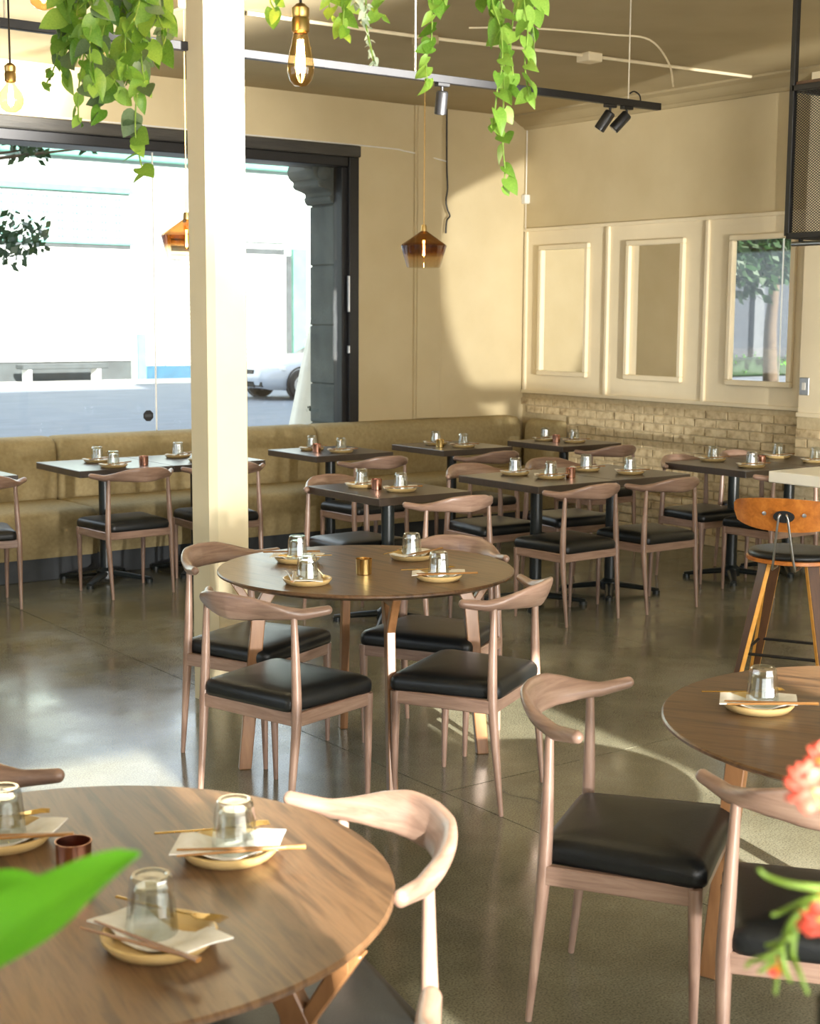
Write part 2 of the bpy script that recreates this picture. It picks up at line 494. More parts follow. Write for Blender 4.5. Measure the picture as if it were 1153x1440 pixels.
# window wall: opening X -1.6..6.53, Z 0.80..2.99
wx0, wx1, wz0, wz1 = -1.6, 6.53, 0.80, 2.99
w = MB().box(XL-0.3, wx0, YW, YW+0.35, 0, CZ).box(wx1, XR+0.3, YW, YW+0.35, 0, CZ).box(wx0, wx1, YW, YW+0.35, wz1, CZ).box(wx0, wx1, YW, YW+0.35, 0, wz0)
wall_front = struct('wall_front', w.mesh('wall_front', M_WALL))
box('pilaster_strip', 7.09, 7.33, YW-0.035, YW+0.01, 0.865, CZ, M_WALL, wall_front, 0.004)
box('pilaster_bead', 7.070, 7.092, YW-0.020, YW+0.01, 0.865, CZ, M_WALL, wall_front)
sbox('wall_right', XR, XR+0.25, YB-0.3, YW+0.35, 0, CZ, M_WALL)
wall_right = bpy.data.objects['wall_right']
# left wall with a window bay
w = MB().box(XL-0.3, XL, YB, 2.0, 0, CZ).box(XL-0.3, XL, 7.0, YW, 0, CZ).box(XL-0.3, XL, 2.0, 7.0, 0, 0.8).box(XL-0.3, XL, 2.0, 7.0, 2.8, CZ)
struct('wall_left', w.mesh('wall_left', M_WALL))
w2 = ob('window_2', None)
w2['kind'] = 'structure'
for k in range(3):
    y0 = 2.0+k*5/3
    box('pane', XL-0.16, XL-0.15, y0+0.03, y0+5/3-0.03, 0.83, 2.77, M_PANE, w2)
    box('mullion', XL-0.19, XL-0.11, y0-0.03, y0+0.03, 0.8, 2.8, M_BLACK, w2)
# street front behind the camera, glazed with black mullions
w = MB().box(XL-0.3, -1.5, YB-0.3, YB, 0, CZ).box(6.8, XR+0.3, YB-0.3, YB, 0, CZ).box(-1.5, 6.8, YB-0.3, YB, 3.0, CZ)
struct('wall_back', w.mesh('wall_back', M_WALL))
w3 = ob('window_3', None)
w3['kind'] = 'structure'
for k in range(5):
    x0 = -1.5+k*8.3/4
    box('mullion', x0-0.03, x0+0.03, YB-0.2, YB-0.12, 0, 3.0, M_BLACK, w3)
    if k < 4:
        box('pane', x0+0.03, x0+8.3/4-0.03, YB-0.165, YB-0.155, 0.03, 2.97, M_PANE, w3)
# awning added out of view to block the sun; gaps shape two strips
aw = ob('sunblocker', None)
tag(aw, 'pale canvas awning added unseen behind the room to block the sun', 'sunblocker')
for a, b in ((-2.2, -0.30), (0.24, 1.42), (2.02, 7.2)):
    m = MB().add([(a, YB-0.33, 3.2), (b, YB-0.33, 3.2), (b, -4.6, 2.15), (a, -4.6, 2.15), (a, YB-0.33, 3.17), (b, YB-0.33, 3.17), (b, -4.6, 2.12), (a, -4.6, 2.12)],
                 [(0, 1, 2, 3), (7, 6, 5, 4), (0, 4, 5, 1), (1, 5, 6, 2), (2, 6, 7, 3), (3, 7, 4, 0)])
    ob('canvas_panel', m.mesh('canvas_panel', M_CANVAS), aw)
# upper storeys of the building, above the ceiling
sbox('upper_storeys', XL-2, 9.4, YB-0.3, YW+0.4, CZ+0.3, 8.5, M_WALL)
sbox('neighbour_shade_block', 9.4, 26, YB-0.3, YW+0.4, 0, 10.2, M_WALL)  # block added out of view to shade the right of the far pavement

# cornice along the right wall
prof = [(XR, 3.25), (XR-0.03, 3.25), (XR-0.05, 3.27), (XR-0.07, 3.275), (XR-0.10, 3.29), (XR-0.15, 3.32), (XR-0.20, 3.33), (XR-0.22, 3.335), (XR-0.22, CZ), (XR, CZ)]
struct('trim_1', MB().prism(prof, YB, YW, 'y').mesh('cornice', M_CEIL))
# rails and battens of the panelling
box('panel_rail', XR-0.03, XR+0.01, 6.50, YW, 2.405, 2.434, M_PANEL, wall_right, 0.004)
box('panel_rail', XR-0.012, XR+0.01, 6.50, YW, 2.36, 2.41, M_PANEL, wall_right)
box('panel_rail', XR-0.03, XR+0.01, 6.50, YW, 1.045, 1.075, M_PANEL, wall_right, 0.004)
for i, (y0, y1) in enumerate(((8.545, 9.52), (7.50, 8.515), (6.50, 7.47))):
    box('wall_panel', XR-0.008, XR+0.01, y0, y1, 1.07, 2.37, M_PANEL, wall_right)
for y in (9.52, 8.53, 7.485):
    box('batten', XR-0.03, XR+0.01, y-0.016, y+0.016, 1.07, 2.405, M_PANEL, wall_right, 0.004)
# mirrors
for (y0, y1), lab in (((8.74, 9.34), 'white framed wall mirror nearest the corner, reflecting striped lit wall'), ((7.70, 8.31), 'white framed wall mirror in the middle of three, reflecting plain beige wall'), ((6.66, 7.26), 'white framed wall mirror reflecting trees and street beside the hanging rack')):
    t = thing('wall_mirror', lab, 'mirror', (XR-0.008, (y0+y1)/2, 1.204), 0, 'three framed mirrors on the right wall')
    hw, hh = (y1-y0)/2, 1.082
    fwid = 0.04
    for k, (a, b, c, d) in enumerate(((-hw, hw, 0, fwid), (-hw, hw, hh-fwid, hh), (-hw, -hw+fwid, fwid, hh-fwid), (hw-fwid, hw, fwid, hh-fwid))):
        box('frame_rail', -0.036, 0, a, b, c, d, M_PANEL, t, 0.006)
    box('mirror_glass', -0.010, -0.004, -hw+fwid, hw-fwid, fwid, hh-fwid, M_MIRROR, t, rz=math.radians(-3 if 'middle' in lab else 0))
# bricks
bw, bh, mo = 0.205, 0.058, 0.009
bmeshes = []
for k in range(5):
    m = MB().box(-0.02, 0, -bw/2, bw/2, 0, bh)
    m.v = [(x + (random.uniform(-0.004, 0.003) if x < -0.01 else 0), y+random.uniform(-0.002, 0.002), z+random.uniform(-0.0015, 0.0015)) for x, y, z in m.v]
    bmeshes.append(m.mesh('brick', M_BRICK, bevel=0.004))
hmesh = MB().box(-0.02, 0, -bw/4+mo/4, bw/4-mo/4, 0, bh).mesh('brick', M_BRICK, bevel=0.004)
box('mortar_bed', XR-0.006, XR+0.01, 6.48, YW, 0.07, 1.045, M_MORTAR, wall_right)
box('brick_ledge', XR-0.05, XR+0.01, 6.48, YW, 0.0, 0.07, M_MORTAR, wall_right, 0.004)
rows = int((1.045-0.075)/(bh+mo))
for r in range(rows):
    z = 0.075+r*(bh+mo)
    y = 6.49 + (0 if r % 2 == 0 else -(bw+mo)/2) + bw/2
    while y < YW-0.05:
        if y-bw/2 >= 6.47:
            if y < 9.05 or z > 0.82:
                ob('brick', bmeshes[random.randrange(5)], wall_right, (XR-0.001+random.uniform(-0.003, 0.002), y, z))
        else:
            ob('brick', hmesh, wall_right, (XR-0.001, y+bw/4+mo/4, z))
        y += bw+mo
# pier on the right with its own bricks
pier = sbox('wall_pier', XR-0.15, XR, 4.9, 6.49, 0, CZ, M_PANEL)
box('pier_cap', XR-0.165, XR-0.14, 4.9, 6.50, 1.02, 1.05, M_PANEL, pier, 0.003)
box('mortar_bed', XR-0.156, XR-0.14, 4.9, 6.492, 0.07, 1.02, M_MORTAR, pier)
for r in range(rows-1):
    z = 0.075+r*(bh+mo)
    for q in range(2):
        yy = 6.49-bw/2-q*(bw+mo) + (0 if r % 2 == 0 else -(bw+mo)/2+0.0)
        ob('brick', bmeshes[random.randrange(5)], pier, (XR-0.152, yy, z))
    if r % 2:
        ob('brick', hmesh, pier, (XR-0.152, 6.49-bw/4+mo/4, z))
t = thing('light_switch', 'grey wall switch on the pier at the right edge', 'switch', (XR-0.15, 6.44, 1.17))
box('plate', -0.012, 0, -0.04, 0.04, 0, 0.12, M_STEEL, t, 0.003)
box('rocker', -0.018, -0.012, -0.015, 0.015, 0.035, 0.085, M_PLASTIC, t, 0.002)

# the column
x0, x1, y0, y1, ch = 2.985, 3.165, 5.463, 5.64, 0.028
poly = [(x0+ch, y0), (x1-0.006, y0), (x1, y0+0.006), (x1, y1), (x0, y1), (x0, y0+ch)]
c = struct('column', MB().prism(poly, 0, CZ, 'z').mesh('column', M_COLUMN))
tag(c, 'square cream column with a chamfered corner rising before the window', 'column')
c['kind'] = 'structure'

# the big window
w1 = ob('window_1', None)
w1['kind'] = 'structure'
box('lintel', wx0, wx1, YW-0.05, YW+0.30, 2.905, wz1, M_LINTEL, w1, 0.008)
box('lintel', wx0, wx1-0.10, YW-0.02, YW+0.28, 2.83, 2.905, M_BLACK, w1, 0.006)
box('jamb', 6.44, wx1, YW-0.02, YW+0.10, wz0, 2.905, M_BLACK, w1, 0.005)
box('jamb', 6.395, 6.445, YW+0.02, YW+0.14, wz0, 2.83, M_BLACK, w1, 0.005)
box('jamb', wx0, wx0+0.1, YW-0.02, YW+0.10, wz0, 2.83, M_BLACK, w1, 0.005)
box('sill', wx0, wx1, YW-0.02, YW+0.3, wz0-0.03, wz0+0.03, M_BLACK, w1, 0.005)
for a, b in ((wx0+0.1, 0.30), (0.304, 2.55), (2.554, 4.80), (4.804, 6.40)):
    box('pane', a, b, YW+0.055, YW+0.063, wz0+0.03, 2.84, M_PANE, w1)
for xj in (0.302, 2.552, 4.802):
    box('pane_joint', xj-0.004, xj+0.004, YW+0.053, YW+0.065, wz0+0.03, 2.84, M_PLASTIC, w1)
for zz, hh in ((1.72, 0.28), (1.40, 0.06)):
    box('latch', 6.425, 6.44, YW-0.03, YW-0.005, zz, zz+hh, M_STEEL, w1, 0.003)
st = MB().prism([(0.042*math.cos(PI/8+k*PI/4), 0.042*math.sin(PI/8+k*PI/4)) for k in range(8)], 0, 0.002, 'y')
so = thing('window_sticker', 'small black octagonal sticker low on the window glass', 'sticker', (4.735, YW+0.052, 0.965))
ob('sticker_disc', st.mesh('sticker_disc', M_BLACK), so)
box('sticker_band', -0.026, 0.026, -0.001, 0.0, -0.010, 0.010, M_KICK, so)

# carved stone pilaster outside the right jamb
sp = thing('stone_pilaster', 'dark grey carved stone pilaster outside the right window jamb', 'pilaster', (0, 0, 0))
edges = [0.0, 0.36, 0.83, 1.148, 1.613, 2.084, 2.555]
for a, b in zip(edges[:-1], edges[1:]):
    box('stone_block', 6.405, 6.526, YW+0.145, YW+0.50, a+0.004, b-0.004, M_STONE, sp, 0.008)
box('stone_core', 6.415, 6.524, YW+0.11, YW+0.48, 0, 2.9, M_STONE, sp)
cp = [(6.526, 2.56), (6.39, 2.56), (6.37, 2.585), (6.36, 2.61), (6.375, 2.625), (6.37, 2.65), (6.33, 2.665), (6.275, 2.68), (6.255, 2.70), (6.262, 2.735), (6.24, 2.745), (6.215, 2.77), (6.205, 2.81), (6.215, 2.85), (6.235, 2.88), (6.25, 2.985), (6.526, 2.985)]
ob('capital', MB().prism(cp, YW+0.14, YW+0.52, 'y').mesh('capital', M_STONE, bevel=0.006), sp)
ob('capital_scroll', MB().lathe([(0.0, -0.02), (0.05, -0.02), (0.062, 0), (0.05, 0.02), (0.0, 0.02)], 16).mesh('capital_scroll', M_STONE, True), sp, (6.30, YW+0.13, 2.79), rot=(PI/2, 0, 0))

# ------------------------------------------------------------------ banquette
def bench_module(xa, xb, front, lab, side=False):
    t = thing('banquette', lab, 'bench', ((xa+xb)/2, YW, 0), 0, 'banquette along the window wall')
    h = (xb-xa)/2-0.004
    yf = front-YW
    def ring(x, ins):
        pr = [(-0.16, 0.15), (yf+0.02, 0.15), (yf+0.005, 0.20), (yf, 0.34), (yf, 0.385), (yf+0.012, 0.42), (yf+0.04, 0.442), (yf+0.09, 0.452), (-0.30, 0.448), (-0.16, 0.44)]
        return [(x, y + (ins if y < -0.2 else 0), z - (ins*0.6 if z > 0.3 else 0)) for y, z in pr]
    sm = MB().loft([ring(-h, 0.035), ring(-h+0.015, 0.012), ring(-h+0.05, 0), ring(h-0.05, 0), ring(h-0.015, 0.012), ring(h, 0.035)]).mesh('seat', M_BANQ, 50)
    ob('seat', sm, t)
    def rb(x, ins):
        pr = [(-0.002, 0.40), (-0.17, 0.40), (-0.19, 0.46), (-0.20, 0.6), (-0.185, 0.78), (-0.165, 0.835), (-0.13, 0.855), (-0.06, 0.86), (-0.002, 0.86)]
        return [(x, min(y+ins, -0.002), z-(ins*0.5 if z > 0.8 else 0)) for y, z in pr]
    ob('backrest', MB().loft([rb(-h, 0.03), rb(-h+0.012, 0.010), rb(-h+0.04, 0), rb(h-0.04, 0), rb(h-0.012, 0.010), rb(h, 0.03)]).mesh('backrest', M_BANQ, 50), t)
    box('plinth', -h, h, yf+0.06, -0.01, 0, 0.152, M_KICK, t, 0.003)
    return t
bench_module(-0.28, 1.83, 8.74, 'olive beige banquette section at the far left out of view')
bench_module(1.83, 3.94, 8.70, 'olive beige banquette section under the left end of the window')
bench_module(3.94, 6.05, 8.74, 'olive beige banquette section behind the cream column')
bench_module(6.05, 8.10, 8.74, 'olive beige banquette section from the window jamb to the corner')
t = thing('banquette', 'short olive beige banquette return against the brick wall in the corner', 'bench', (XR-0.03, 9.20, 0), 0, 'banquette along the window wall')
rr = []
for y, ins in ((-0.24, 0.03), (-0.228, 0.01), (-0.20, 0), (0.14, 0)):
    pr = [(0.0, 0.15), (-0.12, 0.15), (-0.135, 0.5), (-0.125, 0.76), (-0.11, 0.80), (-0.08, 0.83), (-0.03, 0.835), (0, 0.835)]
    rr.append([(min(x+ins, 0), y, z-(ins if z > 0.7 else 0)) for x, z in pr])
ob('backrest', MB().loft(rr).mesh('backrest', M_BANQ, 50), t)
box('plinth', -0.10, 0, -0.2, 0.14, 0, 0.15, M_KICK, t)

# ------------------------------------------------------------------ chairs
def chair_meshes():
    D = {}
    P = [(0, -.262, 0), (.075, -.250, 0), (.142, -.214, 0), (.198, -.162, 0), (.240, -.114, 0), (.272, -.078, 0)]
    half = catmull(P, 6)
    L = [0]
    for a, b in zip(half[:-1], half[1:]):
        L.append(L[-1]+(b-a).length)
    S = [x/L[-1] for x in L]
    full = [(-s, Vector((-p.x, p.y, 0))) for s, p in zip(S[::-1], half[::-1])][:-1] + list(zip(S, half))
    rings = []
    n = len(full)
    K = 14
    def ring(p, d, a, hh, ht, tilt):
        side = Vector((d.y, -d.x, 0))           # outward (away from the sitter)
        zc = interp(a, [0, .3, .6, .75, 1], [.744, .743, .730, .724, .736])
        u = Vector((0, 0, 1))*math.cos(tilt)+side*math.sin(tilt)
        w_ = side*math.cos(tilt)-Vector((0, 0, 1))*math.sin(tilt)
        r = []
        for k in range(K):
            t_ = 2*PI*k/K
            cx, sy = math.cos(t_), math.sin(t_)
            e = 0.82
            cx = math.copysign(abs(cx)**e, cx)
            sy = math.copysign(abs(sy)**e, sy)
            r.append(Vector((p.x, p.y, zc))+u*sy*hh+w_*cx*ht)
        return r
    for i, (s, p) in enumerate(full):
        d = (full[min(i+1, n-1)][1]-full[max(i-1, 0)][1]).normalized()
        a = abs(s)
        hh = interp(a, [0, .25, .45, .65, .8, 1], [.047, .045, .037, .023, .0175, .0150])
        ht = interp(a, [0, .25, .45, .65, .8, 1], [.0125, .0125, .0150, .0180, .0175, .0150])
        tilt = interp(a, [0, .3, .6, 1], [0.22, 0.42, 0.75, 0.8])
        if i == 0:
            for e_, sc in ((-.014, .25), (-.011, .65), (-.006, .9)):
                rings.append(ring(p+d*e_, d, a, hh*sc, ht*sc, tilt))
        rings.append(ring(p, d, a, hh, ht, tilt))
        if i == n-1:
            for e_, sc in ((.006, .9), (.011, .65), (.014, .25)):
                rings.append(ring(p+d*e_, d, a, hh*sc, ht*sc, tilt))
    D['backrest'] = MB().loft(rings).mesh('backrest', M_CHAIRH, 60)
    for sgn, nm in ((1, 'rl'), (-1, 'll')):
        pts = catmull([(.205*sgn, -.20, 0), (.209*sgn, -.181, .20), (.212*sgn, -.166, .38), (.206*sgn, -.162, .55), (.199*sgn, -.162, .716)], 4)
        rad = [interp(p.z, [0, .2, .38, .5, .716], [.0085, .0135, .0175, .0165, .0105]) for p in pts]
        D[nm] = MB().tube(pts, rad, 12).mesh('rear_leg', M_CHAIR, 60)
        pts = [(.216*sgn, .197, 0), (.219*sgn, .195, .2), (.222*sgn, .192, .398)]
        D['f'+nm] = MB().tube(pts, [.0085, .0135, .0175], 12).mesh('front_leg', M_CHAIR, 60)
        q = [(.205*sgn, -.16), (.227*sgn, -.16), (.232*sgn, .19), (.210*sgn, .19)]
        D['s'+nm] = MB().prism(q if sgn > 0 else q[::-1], .355, .402).mesh('side_rail', M_CHAIRH, bevel=.003)
    D['fr'] = MB().box(-.21, .21, .183, .205, .355, .402).mesh('front_rail', M_CHAIRH, bevel=.003)
    D['br'] = MB().box(-.205, .205, -.177, -.155, .355, .402).mesh('rear_rail', M_CHAIRH, bevel=.003)
    out = []
    def rrect(yb, yf, wb, wf, rad, k=5):
        pts = []
        for cx, cy, a0, w_ in ((wf-rad, yf-rad, 0, 0), (-wf+rad, yf-rad, 90, 0), (-wb+rad, yb+rad, 180, 0), (wb-rad, yb+rad, 270, 0)):
            for j in range(k):
                a = math.radians(a0+90*j/(k-1))
                pts.append((cx+rad*math.cos(a), cy+rad*math.sin(a)))
        return pts
    base = rrect(-.185, .218, .205, .236, .035)
    for z_, s_ in ((.401, .985), (.412, 1.0), (.430, 1.0), (.443, .982), (.452, .945), (.459, .86), (.464, .66), (.466, .35), (.4665, .08)):
        out.append([Vector((x*s_, (y-.015)*s_+.015, z_)) for x, y in base])
    D['seat'] = MB().loft(out).mesh('seat', M_LEATHER, True)
    return D
CH = chair_meshes()
def chair(x, y, deg, lab, group):
    t = thing('dining_chair', lab, 'chair', (x, y, 0), math.radians(deg), group)
    ob('backrest', CH['backrest'], t)
    ob('seat', CH['seat'], t)
    for k in ('rl', 'll', 'frl', 'fll'):
        ob('leg', CH[k], t)
    for k in ('srl', 'sll', 'fr', 'br'):
        ob('seat_rail', CH[k], t)
    return t
G1 = 'curved-back walnut chairs around the round tables'
G2 = 'curved-back walnut chairs along the window tables'
G3 = 'curved-back walnut chairs around the middle square tables'
G4 = 'curved-back walnut chairs at the brick wall tables'
chair(2.491, 2.443, -147.1, 'curved-back walnut chair standing sideways left of the right-hand round table', G1)
chair(2.470, 1.835, -51.5, 'curved-back walnut chair at the bottom right corner, behind the red flowers', G1)
chair(2.550, 4.182, -73.8, 'curved-back walnut chair at front left of the middle round table', G1)
chair(3.178, 3.930, 28.6, 'curved-back walnut chair at front right of the middle round table', G1)
chair(2.826, 4.840, -155.5, 'curved-back walnut chair at back left of middle round table, beside the column', G1)
chair(3.485, 4.550, 119.5, 'curved-back walnut chair at back right of the middle round table', G1)
chair(1.330, 2.126, 77.6, 'sunlit pale curved-back chair at the right of the bottom left round table', G1)
chair(0.905, 1.615, 0.0, 'curved-back chair showing one horn tip at the bottom edge of the photo', G1)
chair(0.880, 2.690, 182.0, 'curved-back chair cut by the left edge behind bottom left round table', G1)
chair(3.849, 8.130, 3.0, 'curved-back walnut chair at the sunlit window table left of column', G2)
chair(2.927, 8.190, -8.0, 'curved-back walnut chair cut by the left edge near the banquette', G2)
chair(4.499, 8.143, -6.0, 'curved-back walnut chair half hidden behind the cream column', G2)
chair(5.500, 7.941, 0.5, 'dark curved-back chair at window table right of the column', G2)
chair(6.367, 7.817, -0.1, 'dark curved-back chair at window table right of the window jamb', G2)
chair(7.396, 7.714, -2.2, 'dark curved-back chair at the corner table by the brick wall', G2)
chair(4.620, 5.993, -2.0, 'pinkish sunlit chair with its back to us at small square table', G3)
chair(4.560, 6.700, 182.0, 'chair facing us across the small square table, behind its tumblers', G3)
chair(5.549, 6.003, 2.5, 'curved-back chair at front left of the four-seat double table', G3)
chair(6.169, 5.983, -0.1, 'curved-back chair at front right of the four-seat double table', G3)
chair(5.621, 6.780, 179.6, 'chair facing us at back left of the four-seat double table', G3)
chair(6.260, 6.790, 174.3, 'chair facing us at back right of the four-seat double table', G3)
chair(7.170, 6.480, 180.0, 'chair facing us at the left of the brick wall table', G4)
chair(7.760, 6.500, 180.0, 'chair facing us at the brick wall table, seat beyond the stool', G4)
chair(7.170, 5.900, 0.0, 'curved-back chair at the brick wall table, mostly hidden by bar stool', G4)

# ------------------------------------------------------------------ tables
def round_table(x, y, R, az, grain, lab):
    t = thing('round_table', lab, 'table', (x, y, 0), math.radians(az), 'round walnut tables')
    top = MB().lathe([(0.001, 0.748), (R-0.004, 0.748), (R, 0.744), (R, 0.738), (R-0.03, 0.724), (0.001, 0.722)], 72).mesh('tabletop', M_RTOP, 30)
    ob('tabletop', top, t, rz=grain)
    for k in range(4):
        a = k*PI/2
        def rp(poly, th, nm):
            return MB().prism(poly, -th/2, th/2, 'y').mesh(nm, M_RLEG, bevel=.003)
        lg = ob('leg', rp([(.440, 0), (.486, 0), (.432, .60), (.365, .722), (.310, .722), (.380, .60)], .032, 'leg'), t, rz=a)
        ob('leg_branch', rp([(.395, .575), (.433, .590), (.520, .722), (.482, .722)], .030, 'leg_branch'), t, rz=a)
        ob('support_beam', MB().box(0.03, .50, -.016, .016, .690, .7225).mesh('support_beam', M_RLEG, bevel=.003), t, rz=a)
    return t
round_table(3.075, 4.438, 0.556, 157, math.radians(-150), 'round walnut table in the middle with a gold candle cup')
round_table(0.924, 2.172, 0.527, -58, math.radians(49), 'round walnut table cut by the bottom left corner of the photo')
round_table(2.906, 1.974, 0.566, 200, math.radians(-169), 'round walnut table cut by the right edge of the photo')

PEDB = MB()
for k in range(4):
    a = k*PI/2+PI/4
    d = Vector((math.cos(a), math.sin(a), 0))
    PEDB.tube([d*0.02+Vector((0, 0, .055)), d*.16+Vector((0, 0, .040)), d*.30+Vector((0, 0, .022))], [.032, .028, .020], 10, flat=.62)
    PEDB.lathe([(.001, 0), (.024, 0), (.024, .020), (.001, .022)], 10, tuple(d*.285))
PEDM = PEDB.lathe([(.06, 0.02), (.06, .07), (.036, .09), (.036, .10)], 16).mesh('pedestal_base', M_PED, 40)
PCOL = MB().lathe([(.036, .06), (.036, .700)], 20, caps=True).mesh('pedestal_column', M_PED, 40)
PSPI = MB().box(-.17, .17, -.025, .025, .695, .708).box(-.025, .025, -.17, .17, .694, .707).mesh('top_bracket', M_PED)
def sq_table(x0, x1, y0, y1, lab):
    cx, cy = (x0+x1)/2, (y0+y1)/2
    t = thing('square_table', lab, 'table', (cx, cy, 0), 0, 'dark pedestal tables')
    box('tabletop', x0-cx, x1-cx, y0-cy, y1-cy, .708, .750, M_TTOP, t, .003)
    ob('pedestal_column', PCOL, t)
    ob('pedestal_base', PEDM, t)
    ob('top_bracket', PSPI, t)
    return t
sq_table(2.58, 3.20, 8.20, 8.88, 'dark pedestal table cut by the left edge beside the banquette')
sq_table(3.585, 4.205, 8.20, 8.88, 'sunlit pedestal table by the window, left of the column')
sq_table(4.211, 4.880, 8.20, 8.88, 'pedestal table by the window half hidden behind the column')
sq_table(5.285, 5.925, 8.22, 8.85, 'pedestal table by the window just right of the column')
sq_table(6.275, 6.915, 8.10, 8.73, 'dark pedestal table at the banquette right of the window jamb')
sq_table(7.215, 7.815, 7.89, 8.52, 'dark pedestal table in the corner against the brick wall')
sq_table(4.315, 4.925, 6.11, 6.81, 'small pedestal table for two behind the middle round table')
sq_table(5.365, 5.975, 6.06, 6.78, 'left half of the dark double table for four')
sq_table(5.979, 6.590, 6.06, 6.78, 'right half of the dark double table for four')
sq_table(6.985, 7.590, 5.97, 6.68, 'dark pedestal table near the brick wall behind the bar stool')
sq_table(7.594, 8.095, 5.97, 6.68, 'dark pedestal table at the brick pier, end of the right row')

# ------------------------------------------------------------------ place settings
PLATE = MB().lathe([(.001, .004), (.066, .004), (.070, .006), (.079, .018), (.083, .021), (.087, .020), (.086, .014), (.075, .001), (.068, 0), (.001, 0)], 32).mesh('plate', M_CERAM, 45)
def tumbler_mesh():
    n = 24
    def ring(r, z, dep):
        return [((r*(1-dep*(k % 2)))*math.cos(2*PI*k/n), (r*(1-dep*(k % 2)))*math.sin(2*PI*k/n), z) for k in range(n)]
    rings = [ring(.0365, .0008, 0), ring(.0395, 0, 0), ring(.0400, .002, 0), ring(.0388, .015, 0), ring(.0390, .020, .07), ring(.0352, .068, .08), ring(.0338, .078, .03), ring(.0310, .088, 0), ring(.0285, .091, 0), ring(.0240, .091, 0), ring(.0210, .088, 0), ring(.0008, .0875, 0)]
    inner = [ring(.0008, .073, 0), ring(.022, .073, 0), ring(.0265, .068, 0), ring(.0335, .022, 0), ring(.0360, .004, 0), ring(.0365, .0008, 0)]
    m = MB().loft(rings, False)
    m.loft(inner, False)
    return m.mesh('tumbler', M_GLASS, 14)
TUMBLER = tumbler_mesh()
def napkin_mesh(sx, sy, seed):
    rnd = random.Random(seed)
    nx, ny = 8, 6
    m = MB()
    top, bot = [], []
    for j in range(ny+1):
        for i in range(nx+1):
            u, v = i/nx-.5, j/ny-.5
            x, y = u*sx+v*.02, v*sy
            r = math.hypot(x, y)
            q = min(1, max(0, (r-.045)/.030))
            z = .0060+.0185*q*q*(3-2*q)-max(0, r-.085)*.08
            z += .0012*math.sin(9*u+seed)*math.cos(7*v)*(1 if r > .04 else 0)
            top.append((x, y, max(z, .0055)+.003))
            bot.append((x, y, max(z, .0055)+.0004))
    m.add(top+bot, [])
    w_ = nx+1
    N = len(top)
    for j in range(ny):
        for i in range(nx):
            a, b, c, d = j*w_+i, j*w_+i+1, (j+1)*w_+i+1, (j+1)*w_+i
            m.f += [(a, b, c, d), (N+d, N+c, N+b, N+a)]
    for i in range(nx):
        m.f += [(i, N+i, N+i+1, i+1), (ny*w_+i, ny*w_+i+1, N+ny*w_+i+1, N+ny*w_+i)]
    for j in range(ny):
        m.f += [(j*w_, (j+1)*w_, N+(j+1)*w_, N+j*w_), (j*w_+nx, N+j*w_+nx, N+(j+1)*w_+nx, (j+1)*w_+nx)]
    return m.mesh('napkin', M_NAPKIN, 40)
NAPKINS = [napkin_mesh(.195, .088, 1), napkin_mesh(.185, .100, 4), napkin_mesh(.20, .082, 9)]
CHOP = MB().tube([(-.11, 0, 0), (.0, 0, 0), (.11, 0, 0)], [.0020, .0030, .0038], 6).mesh('chopstick', M_CHOP)
fk = MB().tube([(-.10, 0, .002), (-.04, 0, .001), (.03, 0, .001), (.05, 0, .003)], [.0038, .0034, .0026, .0030], 8, flat=.5)
fk.add([(.045, -.005, .002), (.060, -.011, .001), (.072, -.011, .003), (.072, .011, .003), (.060, .011, .001), (.045, .005, .002),
        (.045, -.005, .0035), (.060, -.011, .0025), (.072, -.011, .0045), (.072, .011, .0045), (.060, .011, .0025), (.045, .005, .0035)],
       [(0, 1, 2, 3, 4, 5), (11, 10, 9, 8, 7, 6)]+[(i, (i+1) % 6, 6+(i+1) % 6, 6+i) for i in range(6)])
for k in range(4):
    yk = -.0096+k*.0064
    fk.tube([(.071, yk, .0038), (.090, yk, .006), (.104, yk, .005)], [.0016, .0015, .0009], 5)
FORK = fk.mesh('fork', M_GOLD, 40)
VOT = MB().lathe([(.001, 0), (.027, 0), (.029, .002), (.030, .055), (.0305, .058), (.029, .058), (.0275, .008), (.001, .006)], 28)
VOT_C = VOT.mesh('candle_cup', M_COPPER, 40)
VOT_G = VOT.mesh('candle_cup', M_GOLD, 40)
TZ = .750
def setting(x, y, rot, where, table, near=False, tz=TZ, gx=0.0, gy=0.0, k=0):
    """plate, napkin, tumbler and cutlery; 'where' + 'table' tell which one it is"""
    r = math.radians(rot)
    cs, sn = math.cos(r), math.sin(r)
    tag(ob('plate', PLATE, None, (x, y, tz), r), f'round honey ceramic plate, {where}, {table}', 'plate', 'plates on the tables')
    tag(ob('napkin', NAPKINS[k % 3], None, (x, y, tz), r), f'white folded napkin on the plate, {where}, {table}', 'napkin', 'napkins on the plates')
    tag(ob('tumbler', TUMBLER, None, (x+cs*gx-sn*gy, y+sn*gx+cs*gy, tz+.0100), r), f'clear upturned tumbler, {where}, {table}', 'glass', 'upturned tumblers on the plates')
    if near:
        for q, (oy, da, nm) in enumerate(((-.052, -4, 'nearer'), (-.064, 5, 'outer'))):
            px, py = x+cs*.02-sn*oy, y+sn*.02+cs*oy
            tag(ob('chopstick', CHOP, None, (px, py, tz+.0305), r+math.radians(da)), f'{nm} bronze chopstick, {where}, {table}', 'chopstick', 'chopsticks on the plates')
        px, py = x-cs*.03-sn*.052, y-sn*.03+cs*.052
        tag(ob('fork', FORK, None, (px, py, tz+.0285), r+math.radians(6)), f'gold fork across the plate rim, {where}, {table}', 'fork', 'forks on the plates')
    else:
        px, py = x-sn*-.055, y+cs*-.055
        tag(ob('chopstick', CHOP, None, (px, py, tz+.0300), r+math.radians(7)), f'chopstick across the plate, {where}, {table}', 'chopstick', 'chopsticks on the plates')
